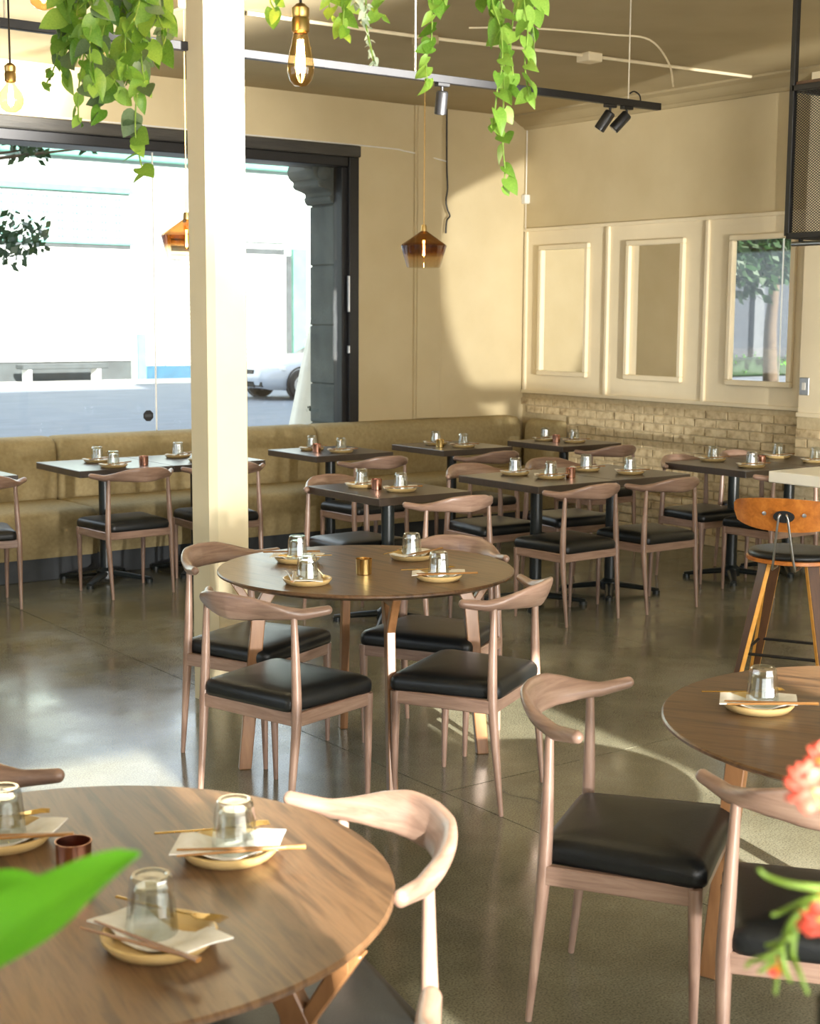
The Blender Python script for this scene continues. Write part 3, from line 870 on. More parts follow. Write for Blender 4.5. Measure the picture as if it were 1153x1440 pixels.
RT1, RT2, RT3 = 'middle round table', 'bottom left round table', 'right-hand round table'
setting(2.935, 4.700, 150, 'back left', RT1, True, k=0, tz=.748)
setting(2.720, 4.290, -120, 'front left', RT1, True, k=1, tz=.748)
setting(3.340, 4.510, 20, 'back right', RT1, True, k=2, tz=.748)
setting(3.150, 4.090, -25, 'front right', RT1, True, k=0, tz=.748)
setting(1.200, 2.150, -28, 'far right', RT2, True, gx=.01, tz=.748, k=1)
setting(0.935, 1.890, -70, 'nearest to us', RT2, True, gx=-.025, gy=.01, tz=.748, k=2)
setting(0.905, 2.440, -30, 'cut by the left edge', RT2, True, tz=.748, k=0)
setting(2.715, 2.256, -38, 'beside the red flowers', RT3, True, gx=.012, gy=.012, tz=.748, k=1)
TA = 'sunlit window table left of column'
setting(3.905, 8.660, 10, 'bench side', TA, k=1)
setting(3.860, 8.320, 20, 'chair side', TA, k=2)
TA2 = 'window table hidden behind column'
setting(4.490, 8.680, 30, 'bench side', TA2, k=0)
setting(4.480, 8.330, 20, 'chair side', TA2, k=1)
TB = 'window table right of column'
setting(5.525, 8.650, 15, 'bench side', TB, k=2)
setting(5.600, 8.390, -20, 'chair side', TB, k=0)
TC = 'banquette table right of window jamb'
setting(6.525, 8.520, -15, 'bench side', TC, k=1)
setting(6.570, 8.250, -30, 'chair side', TC, k=2)
TD = 'corner table by bricks'
setting(7.460, 8.360, -15, 'bench side', TD, k=0)
setting(7.540, 8.120, -30, 'chair side', TD, k=1)
TE = 'small table for two'
setting(4.540, 6.600, 10, 'far side', TE, k=2)
setting(4.605, 6.320, -20, 'near side', TE, k=0)
TF = 'double table for four'
setting(5.670, 6.620, 10, 'back left', TF, k=1)
setting(5.715, 6.350, -25, 'front left', TF, k=2)
setting(6.185, 6.550, -15, 'back right', TF, k=0)
setting(6.285, 6.270, -25, 'front right', TF, k=1)
TG = 'brick wall table'
setting(7.330, 6.550, -10, 'back left', TG, k=2)
setting(7.225, 6.130, -20, 'front left', TG, k=0)
setting(7.865, 6.450, -10, 'back right', TG, k=1)
setting(7.830, 6.110, -10, 'front right', TG, k=2)
for x, y, m, lab, zz in ((2.990, 4.330, VOT_G, 'polished gold candle cup in the centre of the middle round table', .748), (0.945, 2.225, VOT_C, 'copper candle cup behind the broad green leaf on bottom left table', .748),
                     (4.070, 8.330, VOT_C, 'copper candle cup on the sunlit window table left of the column', TZ), (5.470, 8.500, VOT_C, 'copper candle cup between tumblers on window table right of column', TZ),
                     (6.420, 8.330, VOT_G, 'slim gold candle cup on banquette table right of the window jamb', TZ), (7.420, 8.190, VOT_C, 'copper candle cup on the corner table by the brick wall', TZ),
                     (4.540, 6.455, VOT_C, 'copper candle cup between the tumblers on the small table for two', TZ), (5.835, 6.310, VOT_C, 'copper candle cup on the dark double table for four', TZ), (7.400, 6.200, VOT_C, 'bronze candle cup on the brick wall table behind the stool', TZ)):
    tag(ob('candle_cup', m, None, (x, y, zz)), lab, 'candle cup', 'metal candle cups on the tables')

# ------------------------------------------------------------------ bar counter, stool, rack
t = thing('bar_counter', 'white stone topped counter entering at the right edge', 'counter', (5.95, 3.4, 0))
box('countertop', -0.344, 0.50, -1.3, 1.25, .895, .950, M_COUNTER, t, .004)
for yy in (0.75, -0.9):
    box('leg', -0.03, .05, yy-.04, yy+.04, .03, .895, M_BLACK, t, .004)
    box('foot_plate', -0.22, .24, yy-.2, yy+.2, 0, .03, M_BLACK, t, .005)

st_ = thing('bar_stool', 'plywood bar stool with black seat pad and amber curved back', 'stool', (5.172, 4.132, 0), math.radians(-62))
# local +y is forward
ring0 = [(0.205*math.cos(2*PI*k/28)*(1.0), 0.195*math.sin(2*PI*k/28)) for k in range(28)]
ob('seat', MB().loft([[(x*s, y*s, z) for x, y in ring0] for z, s in ((.622, .95), (.626, 1), (.640, 1), (.642, .98))]).mesh('seat', M_PLY, 40), st_)
ob('seat_pad', MB().loft([[(x*s, y*s, z) for x, y in ring0] for z, s in ((.6425, .955), (.655, .965), (.668, .93), (.674, .8), (.675, .4), (.675, .05))]).mesh('seat_pad', M_LEATHER, True), st_)
# curved back
rings_b = []
nb = 18
for i in range(nb+1):
    u = -1+2*i/nb
    x = .235*math.sin(u*1.05)/math.sin(1.05)
    y = -.235+.10*(u*u)
    zt = .925-.030*u*u-(.012 if abs(u) > .9 else 0)
    zb = .775+.045*abs(u)**2.2+(.03 if abs(u) > .97 else 0)
    d = Vector((1, .2*u/.235*1.0, 0)).normalized()
    nrm = Vector((-d.y, d.x, 0))
    lean = -.02
    ring_ = []
    for zz, th in ((zb, -.006), (zb, .006), ((zb+zt)/2, .006), (zt, .006), (zt, -.006), ((zb+zt)/2, -.006)):
        ring_.append(Vector((x, y, zz))+nrm*th+Vector((0, lean*(zz-.85)/.08, 0)))
    rings_b.append(ring_)
bk = ob('backrest', MB().loft(rings_b).mesh('backrest', M_PLY, 40), st_)
for sx in (-1, 1):
    ob('bolt', MB().lathe([(.001, 0), (.009, 0), (.009, .004), (.001, .005)], 12).mesh('bolt', M_STEEL), bk, (sx*.085, -.243, .855), rot=(PI/2, 0, 0))
ob('bracket_plate', MB().prism([(.045*math.cos(2*PI*k/20), .026*math.sin(2*PI*k/20)) for k in range(20)], -.004, .004, 'y').mesh('bracket_plate', M_BLACK), st_, (0, -.248, .845))
for sx in (-1, 1):
    ob('back_rod', MB().tube(catmull([(sx*.012, -.256, .850), (sx*.020, -.264, .835), (sx*.045, -.215, .63), (sx*.050, -.190, .608), (sx*.050, -.10, .606)], 4), .0055, 8).mesh('back_rod', M_STEEL, True), st_)
for sx in (-1, 1):
    for sy in (-1, 1):
        tp = Vector((sx*.10, sy*.10, .622))
        bt = Vector((sx*.205, sy*.205, 0))
        ax = Vector((sx, -sy, 0)).normalized()     # tangential
        ra = Vector((sx, sy, 0)).normalized()
        m = MB()
        R4 = []
        for p, wd, th in ((bt, .016, .013), (tp, .030, .013)):
            R4.append([p-ax*wd-ra*th, p+ax*wd-ra*th, p+ax*wd+ra*th, p-ax*wd+ra*th])
        lg = ob('leg', m.loft(R4).mesh('leg', M_PLYDK, bevel=.002), st_)
        m2 = MB()
        for sg in (-1, 1):
            R5 = [[p+ax*sg*wd-ra*th*.8, p+ax*sg*(wd+.002)-ra*th*.8, p+ax*sg*(wd+.002)+ra*th*.8, p+ax*sg*wd+ra*th*.8] for p, wd, th in ((bt, .016, .013), (tp, .030, .013))]
            m2.loft(R5)
        ob('ply_edge', m2.mesh('ply_edge', M_PLYED), lg)
fr = .172
cs4 = [(fr, fr, .215), (-fr, fr, .215), (-fr, -fr, .215), (fr, -fr, .215)]
for a, b in zip(cs4, cs4[1:]+cs4[:1]):
    ob('foot_rail', MB().tube([a, b], .007, 8).mesh('foot_rail', M_BLACK), st_)

# hanging rack of square tube and expanded metal
rk = thing('hanging_rack', 'black steel rack with expanded metal mesh hanging over the counter', 'rack', (5.62, 4.60, 0))
RW, RL, z0r, z1r = 0.42, 2.0, 2.075, 2.755
tb = .014
for xx in (0, RW):
    for yy in (0, -RL):
        box('upright', xx-tb, xx+tb, yy-tb, yy+tb, z0r, CZ, M_BLACK, rk, .002)
    for zz in (z0r, z1r):
        box('side_bar', xx-tb, xx+tb, -RL, 0, zz-tb, zz+tb, M_BLACK, rk, .002)
for yy in (0, -RL):
    for zz in (z0r, z1r):
        box('end_bar', 0, RW, yy-tb, yy+tb, zz-tb, zz+tb, M_BLACK, rk, .002)
box('shelf_board', 0, RW, -RL, 0, z1r+.014, z1r+.03, M_PLYDK, rk)
def expanded(length, z0, z1, dx=.036, dz=.0125, th=.0016):
    m = MB()
    n = int(length/(dx/2))
    rows_ = int((z1-z0)/dz)
    for r in range(rows_):
        za = z0+r*dz
        for sgn in (1, -1):
            if sgn == -1 and False:
                continue
            for i in range(n):
                up_ = (i % 2 == 0) == (sgn == 1)
                a, b = (0, dz) if up_ else (dz, 0)
                s0, s1 = -i*dx/2, -(i+1)*dx/2
                m.add([(0, s0, za+a-th), (0, s1, za+b-th), (0, s1, za+b+th), (0, s0, za+a+th), (.0025, s0, za+a-th), (.0025, s1, za+b-th), (.0025, s1, za+b+th), (.0025, s0, za+a+th)],
                      [(0, 1, 2, 3), (7, 6, 5, 4), (3, 2, 6, 7), (0, 4, 5, 1)])
    return m
me = expanded(RL-.03, z0r+tb, z1r-tb).mesh('mesh_panel', M_BLACK)
for xx in (0, RW):
    o = ob('mesh_panel', me, rk, (xx, -.014, 0))
    o['kind'] = 'stuff'
ob('pipe', MB().tube([(.06, 0.02, z0r-.035), (.06, -RL, z0r-.035)], .012, 10).mesh('pipe', M_STEEL, True), rk)
for yy in (-.03, -1.0):
    box('pipe_hanger', .05, .07, yy-.006, yy+.006, z0r-.035, z0r, M_BLACK, rk)

# ------------------------------------------------------------------ pendants, bulbs, track, cables
def pendant(x, y, lab):
    t = thing('pendant_lamp', lab, 'lamp', (x, y, 1.98), 0, 'smoked amber glass pendant lamps')
    ob('shade', MB().lathe([(.012, .225), (.020, .220), (.135, .140), (.140, .132), (.104, .010), (.098, .002), (.060, 0.0)], 40).mesh('shade', M_SHADE, 40), t)
    ob('cap', MB().lathe([(.001, .258), (.014, .258), (.016, .250), (.019, .222), (.019, .205), (.001, .205)], 20).mesh('cap', M_BRASS, 40), t)
    ob('cord', MB().tube([(0, 0, .255), (0, 0, CZ-1.98-.03)], .0035, 6).mesh('cord', M_CORD), t)
    b = ob('bulb', MB().lathe([(.001, .06), (.012, .065), (.016, .085), (.016, .175), (.012, .205)], 16).mesh('bulb', M_BULB, True), t)
    ob('filament', MB().tube([(0, 0, .075), (0, 0, .165)], .006, 8).mesh('filament', M_FIL), b)
    box('ceiling_box', -.06, .06, -.06, .06, CZ-1.98-.055, CZ-1.98, M_CEIL, t, .006)
    return t
pendant(5.408, 7.197, 'smoked amber glass pendant with brass cap above the square tables')
pendant(3.797, 7.20, 'smoked amber glass pendant half hidden behind the cream column')
def bulb_lamp(p, kind, lab, sc=1.0):
    """p = bottom tip of the glass"""
    t = thing('filament_bulb', lab, 'bulb', tuple(p), 0, 'bare filament bulbs on cords')
    pr = {'pear': [(.001, 0), (.016, .003), (.026, .014), (.032, .032), (.032, .050), (.028, .075), (.022, .100), (.018, .118), (.016, .128)],
          'globe': [(.001, 0), (.020, .004), (.036, .016), (.046, .036), (.047, .052), (.040, .074), (.026, .092), (.017, .104), (.015, .116)],
          'tube': [(.001, 0), (.010, .002), (.015, .010), (.016, .025), (.016, .110), (.014, .124), (.012, .134)]}[kind]
    pr = [(r*sc, z*sc) for r, z in pr]
    H = pr[-1][1]
    g = ob('glass', MB().lathe(pr, 24).mesh('glass', M_BULB, True), t)
    f_ = MB()
    for k in range(5):
        a = 2*PI*k/5
        f_.tube([(.006*math.cos(a)*sc, .006*math.sin(a)*sc, H*.85), (.011*math.cos(a)*sc, .011*math.sin(a)*sc, H*.35), (.008*math.cos(a+.6)*sc, .008*math.sin(a+.6)*sc, H*.25)], .0020*sc, 5)
    ob('filament', f_.mesh('filament', M_FIL), g)
    ob('socket', MB().lathe([(.016*sc, H-.004), (.021*sc, H), (.0215*sc, H+.028*sc), (.019*sc, H+.032*sc), (.021*sc, H+.036*sc), (.021*sc, H+.054*sc), (.010*sc, H+.064*sc), (.004, H+.066*sc)], 20).mesh('socket', M_BRASS, 40), t)
    ob('cord', MB().tube([(0, 0, H+.06*sc), (0, 0, CZ-p[2])], .0035, 6).mesh('cord', M_BLACK), t)
    ob('ceiling_rose', MB().lathe([(.05, CZ-p[2]-.02), (.05, CZ-p[2])], 16, caps=True).mesh('ceiling_rose', M_BLACK), t)
bulb_lamp(at(423, 122, 3.5), 'pear', 'glowing pear shaped filament bulb with brass socket left of the hanging vines', 1.0)
bulb_lamp(at(16, 159, 5.0), 'globe', 'globe filament bulb with brass socket at the upper left edge', .92)
bulb_lamp(at(325, 51, 3.3), 'tube', 'tube filament bulb in front of the top of the column', 1.1)
bulb_lamp(at(62, 15, 3.9), 'globe', 'globe filament bulb cut by the top edge above the bushy vine', .95)
bulb_lamp(at(-9, 132, 4.6), 'tube', 'tube filament bulb just entering at the left edge', 1.2)

tr = thing('track_light', 'black lighting track with three spot heads hung under the ceiling', 'lamp', (2.0, 5.64, 2.80))
box('track', -3.2, 3.80, -.017, .017, -.018, .018, M_BLACK, tr, .002)
for xx, tilt, az in ((2.34, .25, -.3), (3.44, .6, .6), (3.56, .75, .9)):
    h = ob('spot_head', MB().lathe([(.001, -.10), (.026, -.10), (.029, -.097), (.029, 0), (.024, .008), (.001, .010)], 18).mesh('spot_head', M_BLACK, 40), tr, (xx, 0, -.062), rot=(tilt, 0, az))
    ob('lens', MB().lathe([(.001, 0), (.023, 0)], 16).mesh('lens', M_PLASTIC), h, (0, 0, -.1005))
    box('mount', xx-.035, xx+.035, -.016, .016, -.034, -.018, M_BLACK, tr, .002)
    ob('stem', MB().tube([(xx, 0, -.03), (xx, 0, -.066)], .007, 8).mesh('stem', M_BLACK), tr)
for xx in (3.57, 2.18, 0.2, -2.6):
    ob('suspension_wire', MB().tube([(xx, 0, .018), (xx, 0, CZ-2.80)], .004, 6).mesh('suspension_wire', M_WIREG), tr)
ob('feed_cable', MB().tube(catmull([(3.66, 0, .02), (3.66, .01, .05), (3.62, .01, .065), (3.58, 0, .05)], 5), .004, 6).mesh('feed_cable', M_BLACK, True), tr)

t = thing('ceiling_conduit', 'painted conduit with junction boxes running across the ceiling', 'conduit', (0, 7.12, CZ))
ob('pipe', MB().tube([(4.2, .10, -.016), (5.35, .06, -.016), (6.6, -.10, -.016), (8.0, -.20, -.016)], .011, 8).mesh('pipe', M_PANEL), t)
box('junction_box', 6.52, 6.64, -.16, -.04, -.055, 0, M_PANEL, t, .005)
ob('loop_cable', MB().tube(catmull([(5.4, -.35, -.02), (5.65, -.60, -.03), (6.15, -.75, -.03), (6.35, -.85, -.05), (6.36, -1.0, -.20), (6.30, -1.1, -.35)], 6), .006, 6).mesh('loop_cable', M_PANEL), t)
tag(ob('wall_cable', MB().tube(catmull([(wx0, YW-.008, 3.02), (3.5, YW-.008, 3.005), (6.5, YW-.008, 3.0), (7.0, YW-.008, 2.985), (7.36, YW-.045, 2.93)], 8), .006, 6).mesh('wall_cable', M_PLASTIC)), 'thin white cable running along the wall above the window', 'cable')
tag(ob('dangling_cable', MB().tube(catmull([(7.36, YW-.05, 3.34), (7.365, YW-.05, 2.9), (7.37, YW-.055, 2.72), (7.36, YW-.05, 2.62), (7.375, YW-.05, 2.55), (7.40, YW-.05, 2.50), (7.37, YW-.05, 2.46), (7.36, YW-.05, 2.36)], 6), .007, 6).mesh('dangling_cable', M_BLACK)), 'dark cable dangling down the wall near the lit corner', 'cable')
t = thing('sensor_box', 'small white alarm box on the wall corner beside the panelling', 'sensor', (XR-.03, YW-.03, 2.64))
box('body', -.028, .03, -.02, .03, 0, .075, M_PLASTIC, t, .006)
ob('cable', MB().tube([(0, 0, .07), (0, 0, .60)], .005, 6).mesh('cable', M_PLASTIC), t)
ob('lower_cable', MB().tube([(0, 0, .0), (0, 0, -.22)], .004, 6).mesh('lower_cable', M_WIREG), t)

# ------------------------------------------------------------------ plants
def leaf_mesh(name, mat, L=1.0, W=0.72, fold=0.18, droop=0.25, heart=0.12):
    """unit leaf along +x from its stalk at the origin"""
    m = MB()
    ts = [0, .08, .22, .4, .6, .78, .92, 1.0]
    ws = [.30, .42, .50, .47, .36, .22, .08, 0]
    mid, lf, rg = [], [], []
    for t_, w_ in zip(ts, ws):
        z = -droop*t_*t_
        mid.append((t_*L, 0, z))
        back = -heart*max(0, 1-t_*5)
        lf.append((t_*L+back, w_*W, z+fold*w_))
        rg.append((t_*L+back, -w_*W, z+fold*w_))
    n = len(ts)
    m.add(mid+lf+rg, [(i, i+1, n+i+1, n+i) for i in range(n-1)]+[(i, 2*n+i, 2*n+i+1, i+1) for i in range(n-1)])
    return m.mesh(name, mat, True)
LEAVES = [leaf_mesh('leaf', M_LEAF, 1, .74, .2, .2), leaf_mesh('leaf', M_LEAF, 1, .62, .3, .35), leaf_mesh('leaf', M_LEAF, 1, .80, .12, .1)]
LEAVESD = [leaf_mesh('leaf', M_LEAFDK, 1, .80, .15, .1, .02)]
SPRIGS = [leaf_mesh('leaf', M_SPRIG, 1, .5, .15, .1, .0)]
def put_leaf(par, p, size, rnd, meshes, face=None):
    """p is the stalk point; blade hangs outward and down, its face roughly to the room"""
    az = rnd.uniform(0, 2*PI) if face is None else face
    e = rnd.uniform(-1.2, -.25)
    d = Vector((math.cos(az)*math.cos(e), math.sin(az)*math.cos(e), math.sin(e)))
    nrm = (-fw + Vector((rnd.uniform(-.8, .8), rnd.uniform(-.8, .8), rnd.uniform(-.2, .9)))).normalized()
    y = nrm.cross(d).normalized()
    z = d.cross(y)
    o = ob('leaf', meshes[rnd.randrange(len(meshes))], par)
    o.matrix_local = Matrix.Translation(p) @ Matrix((d, y, z)).transposed().to_4x4() @ Matrix.Diagonal((size, size, size, 1))
    return o
def basket(t, c, z_pot, w_=.13):
    pot = ob('pot', MB().lathe([(.001, 0), (w_*.7, 0), (w_*.8, .01), (w_, .14), (w_*1.04, .15), (w_*.95, .15), (w_*.92, .12), (.001, .12)], 24, (c.x, c.y, z_pot)).mesh('pot', M_TERRA, 40), t)
    for k in range(3):
        a = 2*PI*k/3+.4
        ob('hanger_cord', MB().tube([(c.x+w_*math.cos(a), c.y+w_*math.sin(a), z_pot+.14), (c.x, c.y, CZ)], .003, 5).mesh('hanger_cord', M_CORD), t)
def vine(lab, strands, seed, pot_px, D, meshes=None, dark=0.0, group='trailing vines hung from the ceiling'):
    """strands: list of (pixel polyline, leaf size px, spacing px, depth offset)"""
    rnd = random.Random(seed)
    t = thing('hanging_vine', lab, 'plant', (0, 0, 0), 0, group)
    pc = at(pot_px[0], pot_px[1], D)
    zp = 2.72
    basket(t, pc, zp)
    for poly, size, step, dd in strands:
        Ds = D+dd
        pts = [at(x, y, Ds) for x, y in poly]
        root = Vector((pc.x, pc.y, zp+.14))
        first = pts[0]
        lip = root+(Vector((first.x, first.y, root.z))-root)*.6+Vector((0, 0, .02))
        sm = catmull([root, lip]+pts, 5)
        ob('stem', MB().tube(sm, .0022, 5).mesh('stem', M_STEM, True), t)
        acc = 0
        spc = step*Ds/F_PX
        for a, b in zip(sm[5:-1], sm[6:]):
            acc += (b-a).length
            while acc > spc:
                acc -= spc
                sz = size*Ds/F_PX*rnd.uniform(.65, 1.15)
                mm = LEAVESD if rnd.random() < dark else (meshes or LEAVES)
                put_leaf(t, b+Vector((rnd.uniform(-.006, .006), rnd.uniform(-.006, .006), 0)), sz, rnd, mm)
        put_leaf(t, sm[-1], size*.55*Ds/F_PX, rnd, meshes or LEAVES)
    return t
st1 = []
rnd = random.Random(3)
for k in range(13):
    x = 95+k*10.5
    e = [70, 105, 95, 120, 165, 120, 130, 118, 120, 100, 120, 60, 75][k]
    st1.append(([(x+rnd.uniform(-10, 10), -20), (x+rnd.uniform(-16, 16), e*.5), (x+rnd.uniform(-14, 14), e)], 36, 15, rnd.uniform(-.15, .15)))
st1 += [([(185, -10), (190, 60), (192, 120), (190, 180), (195, 215), (202, 246)], 36, 17, 0), ([(90, 0), (84, 60), (76, 95), (64, 120)], 20, 8, .05), ([(120, 40), (112, 110), (110, 160), (113, 172)], 24, 16, -.05), ([(224, -10), (222, 22), (230, 42)], 24, 16, 0)]
vine('bushy trailing vine with bright heart leaves hanging at upper left', st1, 5, (150, -80), 3.6, dark=.3)
vine('sparse green vine tips hanging at top right of the pear bulb', [([(470, -40), (462, 0), (468, 22)], 26, 14, 0), ([(490, -30), (484, 10), (482, 36), (486, 50)], 28, 14, 0), ([(540, -30), (525, 10), (540, 22)], 24, 16, .02)], 11, (510, -110), 3.4)
vine('pale silvery sprig hanging between bulb and vines at the top', [([(500, -30), (506, 5), (512, 30)], 18, 4, 0), ([(515, -20), (514, 30), (522, 70), (526, 90)], 13, 4.5, 0)], 12, (530, -125), 3.2, SPRIGS)
vine('single bright leafy runner hanging beside the pear bulb', [([(398, -50), (384, -10), (380, 2), (388, 16)], 36, 20, 0)], 13, (410, -110), 3.3)
vine('short vine runner hanging in front of the pendant cord', [([(610, -40), (608, 20), (606, 60), (600, 80), (600, 112)], 27, 15, 0), ([(622, -30), (624, 0), (628, 8)], 34, 18, .03)], 15, (640, -110), 3.4)
vine('long trailing heart-leaf vine hanging right of the pendant lamp', [([(690, -30), (704, 40), (706, 90), (700, 120), (694, 175)], 34, 24, 0), ([(705, -30), (708, 60), (708, 140), (707, 200), (710, 240), (708, 262)], 32, 21, .03), ([(735, -30), (742, 40), (738, 90), (744, 135)], 36, 21, -.05), ([(725, -30), (722, 20), (718, 60), (722, 110)], 36, 26, .05), ([(750, -30), (748, 20), (752, 60)], 32, 18, .02), ([(668, -40), (690, 0), (700, 30)], 30, 18, .04)], 21, (715, -120), 3.4)

# low planter wall in front of the camera, below the picture, carrying the near plants
e1, e2 = at(-420, 2000, 1.0), at(1500, 2000, 1.0)
mid = (e1+e2)/2
pw = thing('planter_ledge', 'dark wooden ledge below the picture carrying the near plants', 'ledge', (mid.x, mid.y, 0), -YAW)
box('ledge_board', -.56, .56, -.09, .09, .90, .94, M_PLYDK, pw, .004)
box('ledge_panel', -.55, .55, -.06, .06, 0, .90, M_PLYDK, pw, .004)

t = thing('broad_leaf_plant', 'blurred bright green broad leaf plant at the lower left edge', 'plant')
pc = Vector((at(-230, 1800, 1.0).x, at(-230, 1800, 1.0).y, .94))
ob('pot', MB().lathe([(.001, 0), (.05, 0), (.065, .10), (.068, .10), (.060, .10), (.058, .085), (.001, .085)], 24, tuple(pc)).mesh('pot', M_TERRA, 40), t)
def big_leaf(base, tip, width, nrm, curl, seed):
    base, tip = Vector(base), Vector(tip)
    d = tip-base
    L = d.length
    x = d.normalized()
    y = nrm.cross(x).normalized()
    z = x.cross(y)
    m = MB()
    n, k = 14, 4
    for i in range(n+1):
        u = i/n
        w_ = width*(math.sin(PI*min(1, u*.92+.06))**.75)*(1-.25*u) if u < 1 else width*.03
        w_ = max(w_, width*.02)
        for j in range(-k, k+1):
            v = j/k
            h = .22*abs(v)*w_ - curl*L*(u-.35)**2 + .0022*math.sin(11*u+3*v+seed)*abs(v)
            m.v.append(tuple(base+x*u*L+y*v*w_+z*h))
    W_ = 2*k+1
    for i in range(n):
        for j in range(2*k):
            m.f.append((i*W_+j, i*W_+j+1, (i+1)*W_+j+1, (i+1)*W_+j))
    return m.mesh('leaf', M_LEAFBIG, True)
nl = (-fw*.55+up*.7-rt*.3).normalized()
b1 = at(-110, 1400, .93)
b2 = at(-120, 1320, 1.0)
ob('leaf', big_leaf(b1, at(188, 1192, .93), .034, nl, .10, 1), t)
ob('leaf', big_leaf(b2, at(50, 1226, 1.02), .027, nl, .12, 2), t)
for b in (b1, b2):
    ob('stem', MB().tube(catmull([pc+Vector((0, 0, .09)), (pc+b)/2+Vector((-.02, .01, .03)), b], 6), .004, 6).mesh('stem', M_STEM, True), t)

t = thing('flower_arrangement', 'blurred red blossoms and green shoots at the lower right edge', 'flowers')
vc = at(1190, 1560, 1.0)
vb = Vector((vc.x, vc.y, .94))
hv = at(1165, 1402, 1.0).z-.94
ob('vase', MB().lathe([(.001, 0), (.024, 0), (.030, hv*.25), (.033, hv*.6), (.022, hv*.9), (.024, hv), (.020, hv), (.019, hv*.9), (.028, hv*.5), (.001, .01)], 20, tuple(vb)).mesh('vase', M_VASE, 40), t)
nd = at(1152, 1262, 1.0)
ob('stem', MB().tube(catmull([vb+Vector((0, 0, hv*.5)), at(1180, 1370, 1.0), at(1172, 1290, 1.0), nd], 5), [.0022]*16, 6).mesh('stem', M_STEM, True), t)
ob('stem', MB().tube(catmull([vb+Vector((0, 0, hv*.5)), at(1192, 1330, 1.01), at(1175, 1180, 1.01), at(1142, 1112, 1.0)], 5), .0018, 6).mesh('stem', M_STEM, True), t)
for pl in ([(1160, 1250), (1110, 1243), (1078, 1232), (1066, 1222)], [(1150, 1262), (1125, 1270), (1095, 1284), (1086, 1286)], [(1150, 1262), (1118, 1290), (1102, 1320), (1095, 1352), (1090, 1398)], [(1110, 1318), (1094, 1326), (1076, 1330)], [(1100, 1335), (1078, 1346), (1056, 1352), (1049, 1360)],
           [(1120, 1290), (1114, 1340), (1124, 1368), (1136, 1398)], [(1096, 1345), (1080, 1358), (1066, 1368)], [(1098, 1340), (1104, 1366), (1112, 1380)]):
    pp = catmull([at(x, y, 1.0+.01*math.sin(x)) for x, y in pl], 5)
    n = len(pp)
    ob('shoot', MB().tube(pp, [.0030*(1-.55*i/(n-1)) for i in range(n)], 7).mesh('shoot', M_STEM, True), t)
pet = MB().loft([[(x_, r_*math.cos(2*PI*k/8), r_*.45*math.sin(2*PI*k/8)+.22*x_*x_/.012) for k in range(8)] for x_, r_ in ((0, .0006), (.003, .0028), (.007, .0042), (.010, .0036), (.0125, .0010))]).mesh('petal', M_RED, True)
for (x, y, n, s_) in ((1136, 1108, 22, 1.45), (1156, 1068, 14, 1.0), (1150, 1292, 18, 1.3), (1094, 1362, 9, .75)):
    c = at(x, y, 1.0)
    bl = ob('blossom', MB().lathe([(.001, -.004), (.004, -.003), (.005, 0), (.004, .003), (.001, .004)], 10).mesh('blossom', M_YEL, True), t, tuple(c))
    rnd = random.Random(x)
    for k in range(n):
        o = ob('petal', pet, bl)
        d = Vector((rnd.gauss(0, 1), rnd.gauss(0, 1), rnd.gauss(0, 1))).normalized()
        o.rotation_euler = d.to_track_quat('X', 'Z').to_euler()
        o.scale = (s_, s_*1.2, s_*1.2)

# ------------------------------------------------------------------ the street outside
sbox('sidewalk', -60, 70, YW+0.36, 13.4, -0.10, -0.01, M_PAVE)
sbox('street', -60, 70, 13.4, 33.4, -0.25, -0.02, M_ASPH)
sbox('far_sidewalk', -60, 70, 33.4, 42, -0.10, 0.0, M_PAVE)
sbox('back_street', -60, 70, -40, YB-0.31, -0.25, -0.02, M_PAVE)
YF = 36.0
fa = thing('shop_facade', 'bright mint white shop front with roller shutters across the street', 'building', (0, YF, 0))
box('wall', -12, 34, 0, .6, 0, 9.0, M_FACADE, fa)
box('cornice', -12, 34, -.25, 0, 5.72, 5.95, M_MINT, fa, .03)
box('cornice', -12, 34, -.12, 0, 6.35, 6.50, M_MINT, fa, .02)
def shutter(xa, xb, z0, z1, lattice=None):
    box('opening', xa, xb, -.03, -.004, 0, z1, M_DKGAP, fa)
    m = MB()
    n = int((z1-z0)/.12)
    for k in range(n):
        za = z0+k*(z1-z0)/n
        m.prism([(-.10, za), (-.055, za), (-.055, za+.10), (-.085, za+.10)], xa+.06, xb-.06, 'x')
    s = ob('roller_shutter', m.mesh('roller_shutter', M_SHUT), fa)
    for xx in (xa, xb):
        box('jamb_post', xx-.09, xx+.09, -.14, 0, 0, z1+1.6, M_FACADE, fa, .01)
    box('shutter_lintel', xa, xb, -.12, 0, z1-.02, z1+.12, M_DKGAP, fa)
    if lattice:
        la, lb = lattice
        box('lattice_backing', xa+.1, xb-.1, -.04, 0, la, lb, M_FACADE, fa)
        m = MB()
        st = .20
        k = 0
        x = xa+.1
        while x < xb-.1:
            z = la
            while z < lb-.02:
                c_ = (x+st/2*(1 if k % 2 else 0), z+st/2)
                m.prism([(c_[0]-.055, c_[1]), (c_[0], c_[1]-.055), (c_[0]+.055, c_[1]), (c_[0], c_[1]+.055)], -.062, -.045, 'y')
                z += st
            x += st
            k += 1
        o = ob('lattice', m.mesh('lattice', M_MINT), fa)
        o['kind'] = 'stuff'
        for a, b, c_, d in ((xa, xb, lb, lb+.16), (xa, xb, la-.08, la)):
            box('lattice_rail', a, b, -.16, 0, c_, d, M_MINT, fa, .01)
for a, b, z0, z1, lt in ((3.0, 8.2, .5, 3.45, (3.6, 4.85)), (9.2, 12.3, .5, 3.45, (3.6, 4.85)), (12.9, 17.35, .50, 3.45, (3.6, 4.85)), (18.35, 22.1, .05, 3.45, None), (24.4, 29, .05, 3.45, None)):
    shutter(a, b, z0, z1, lt)
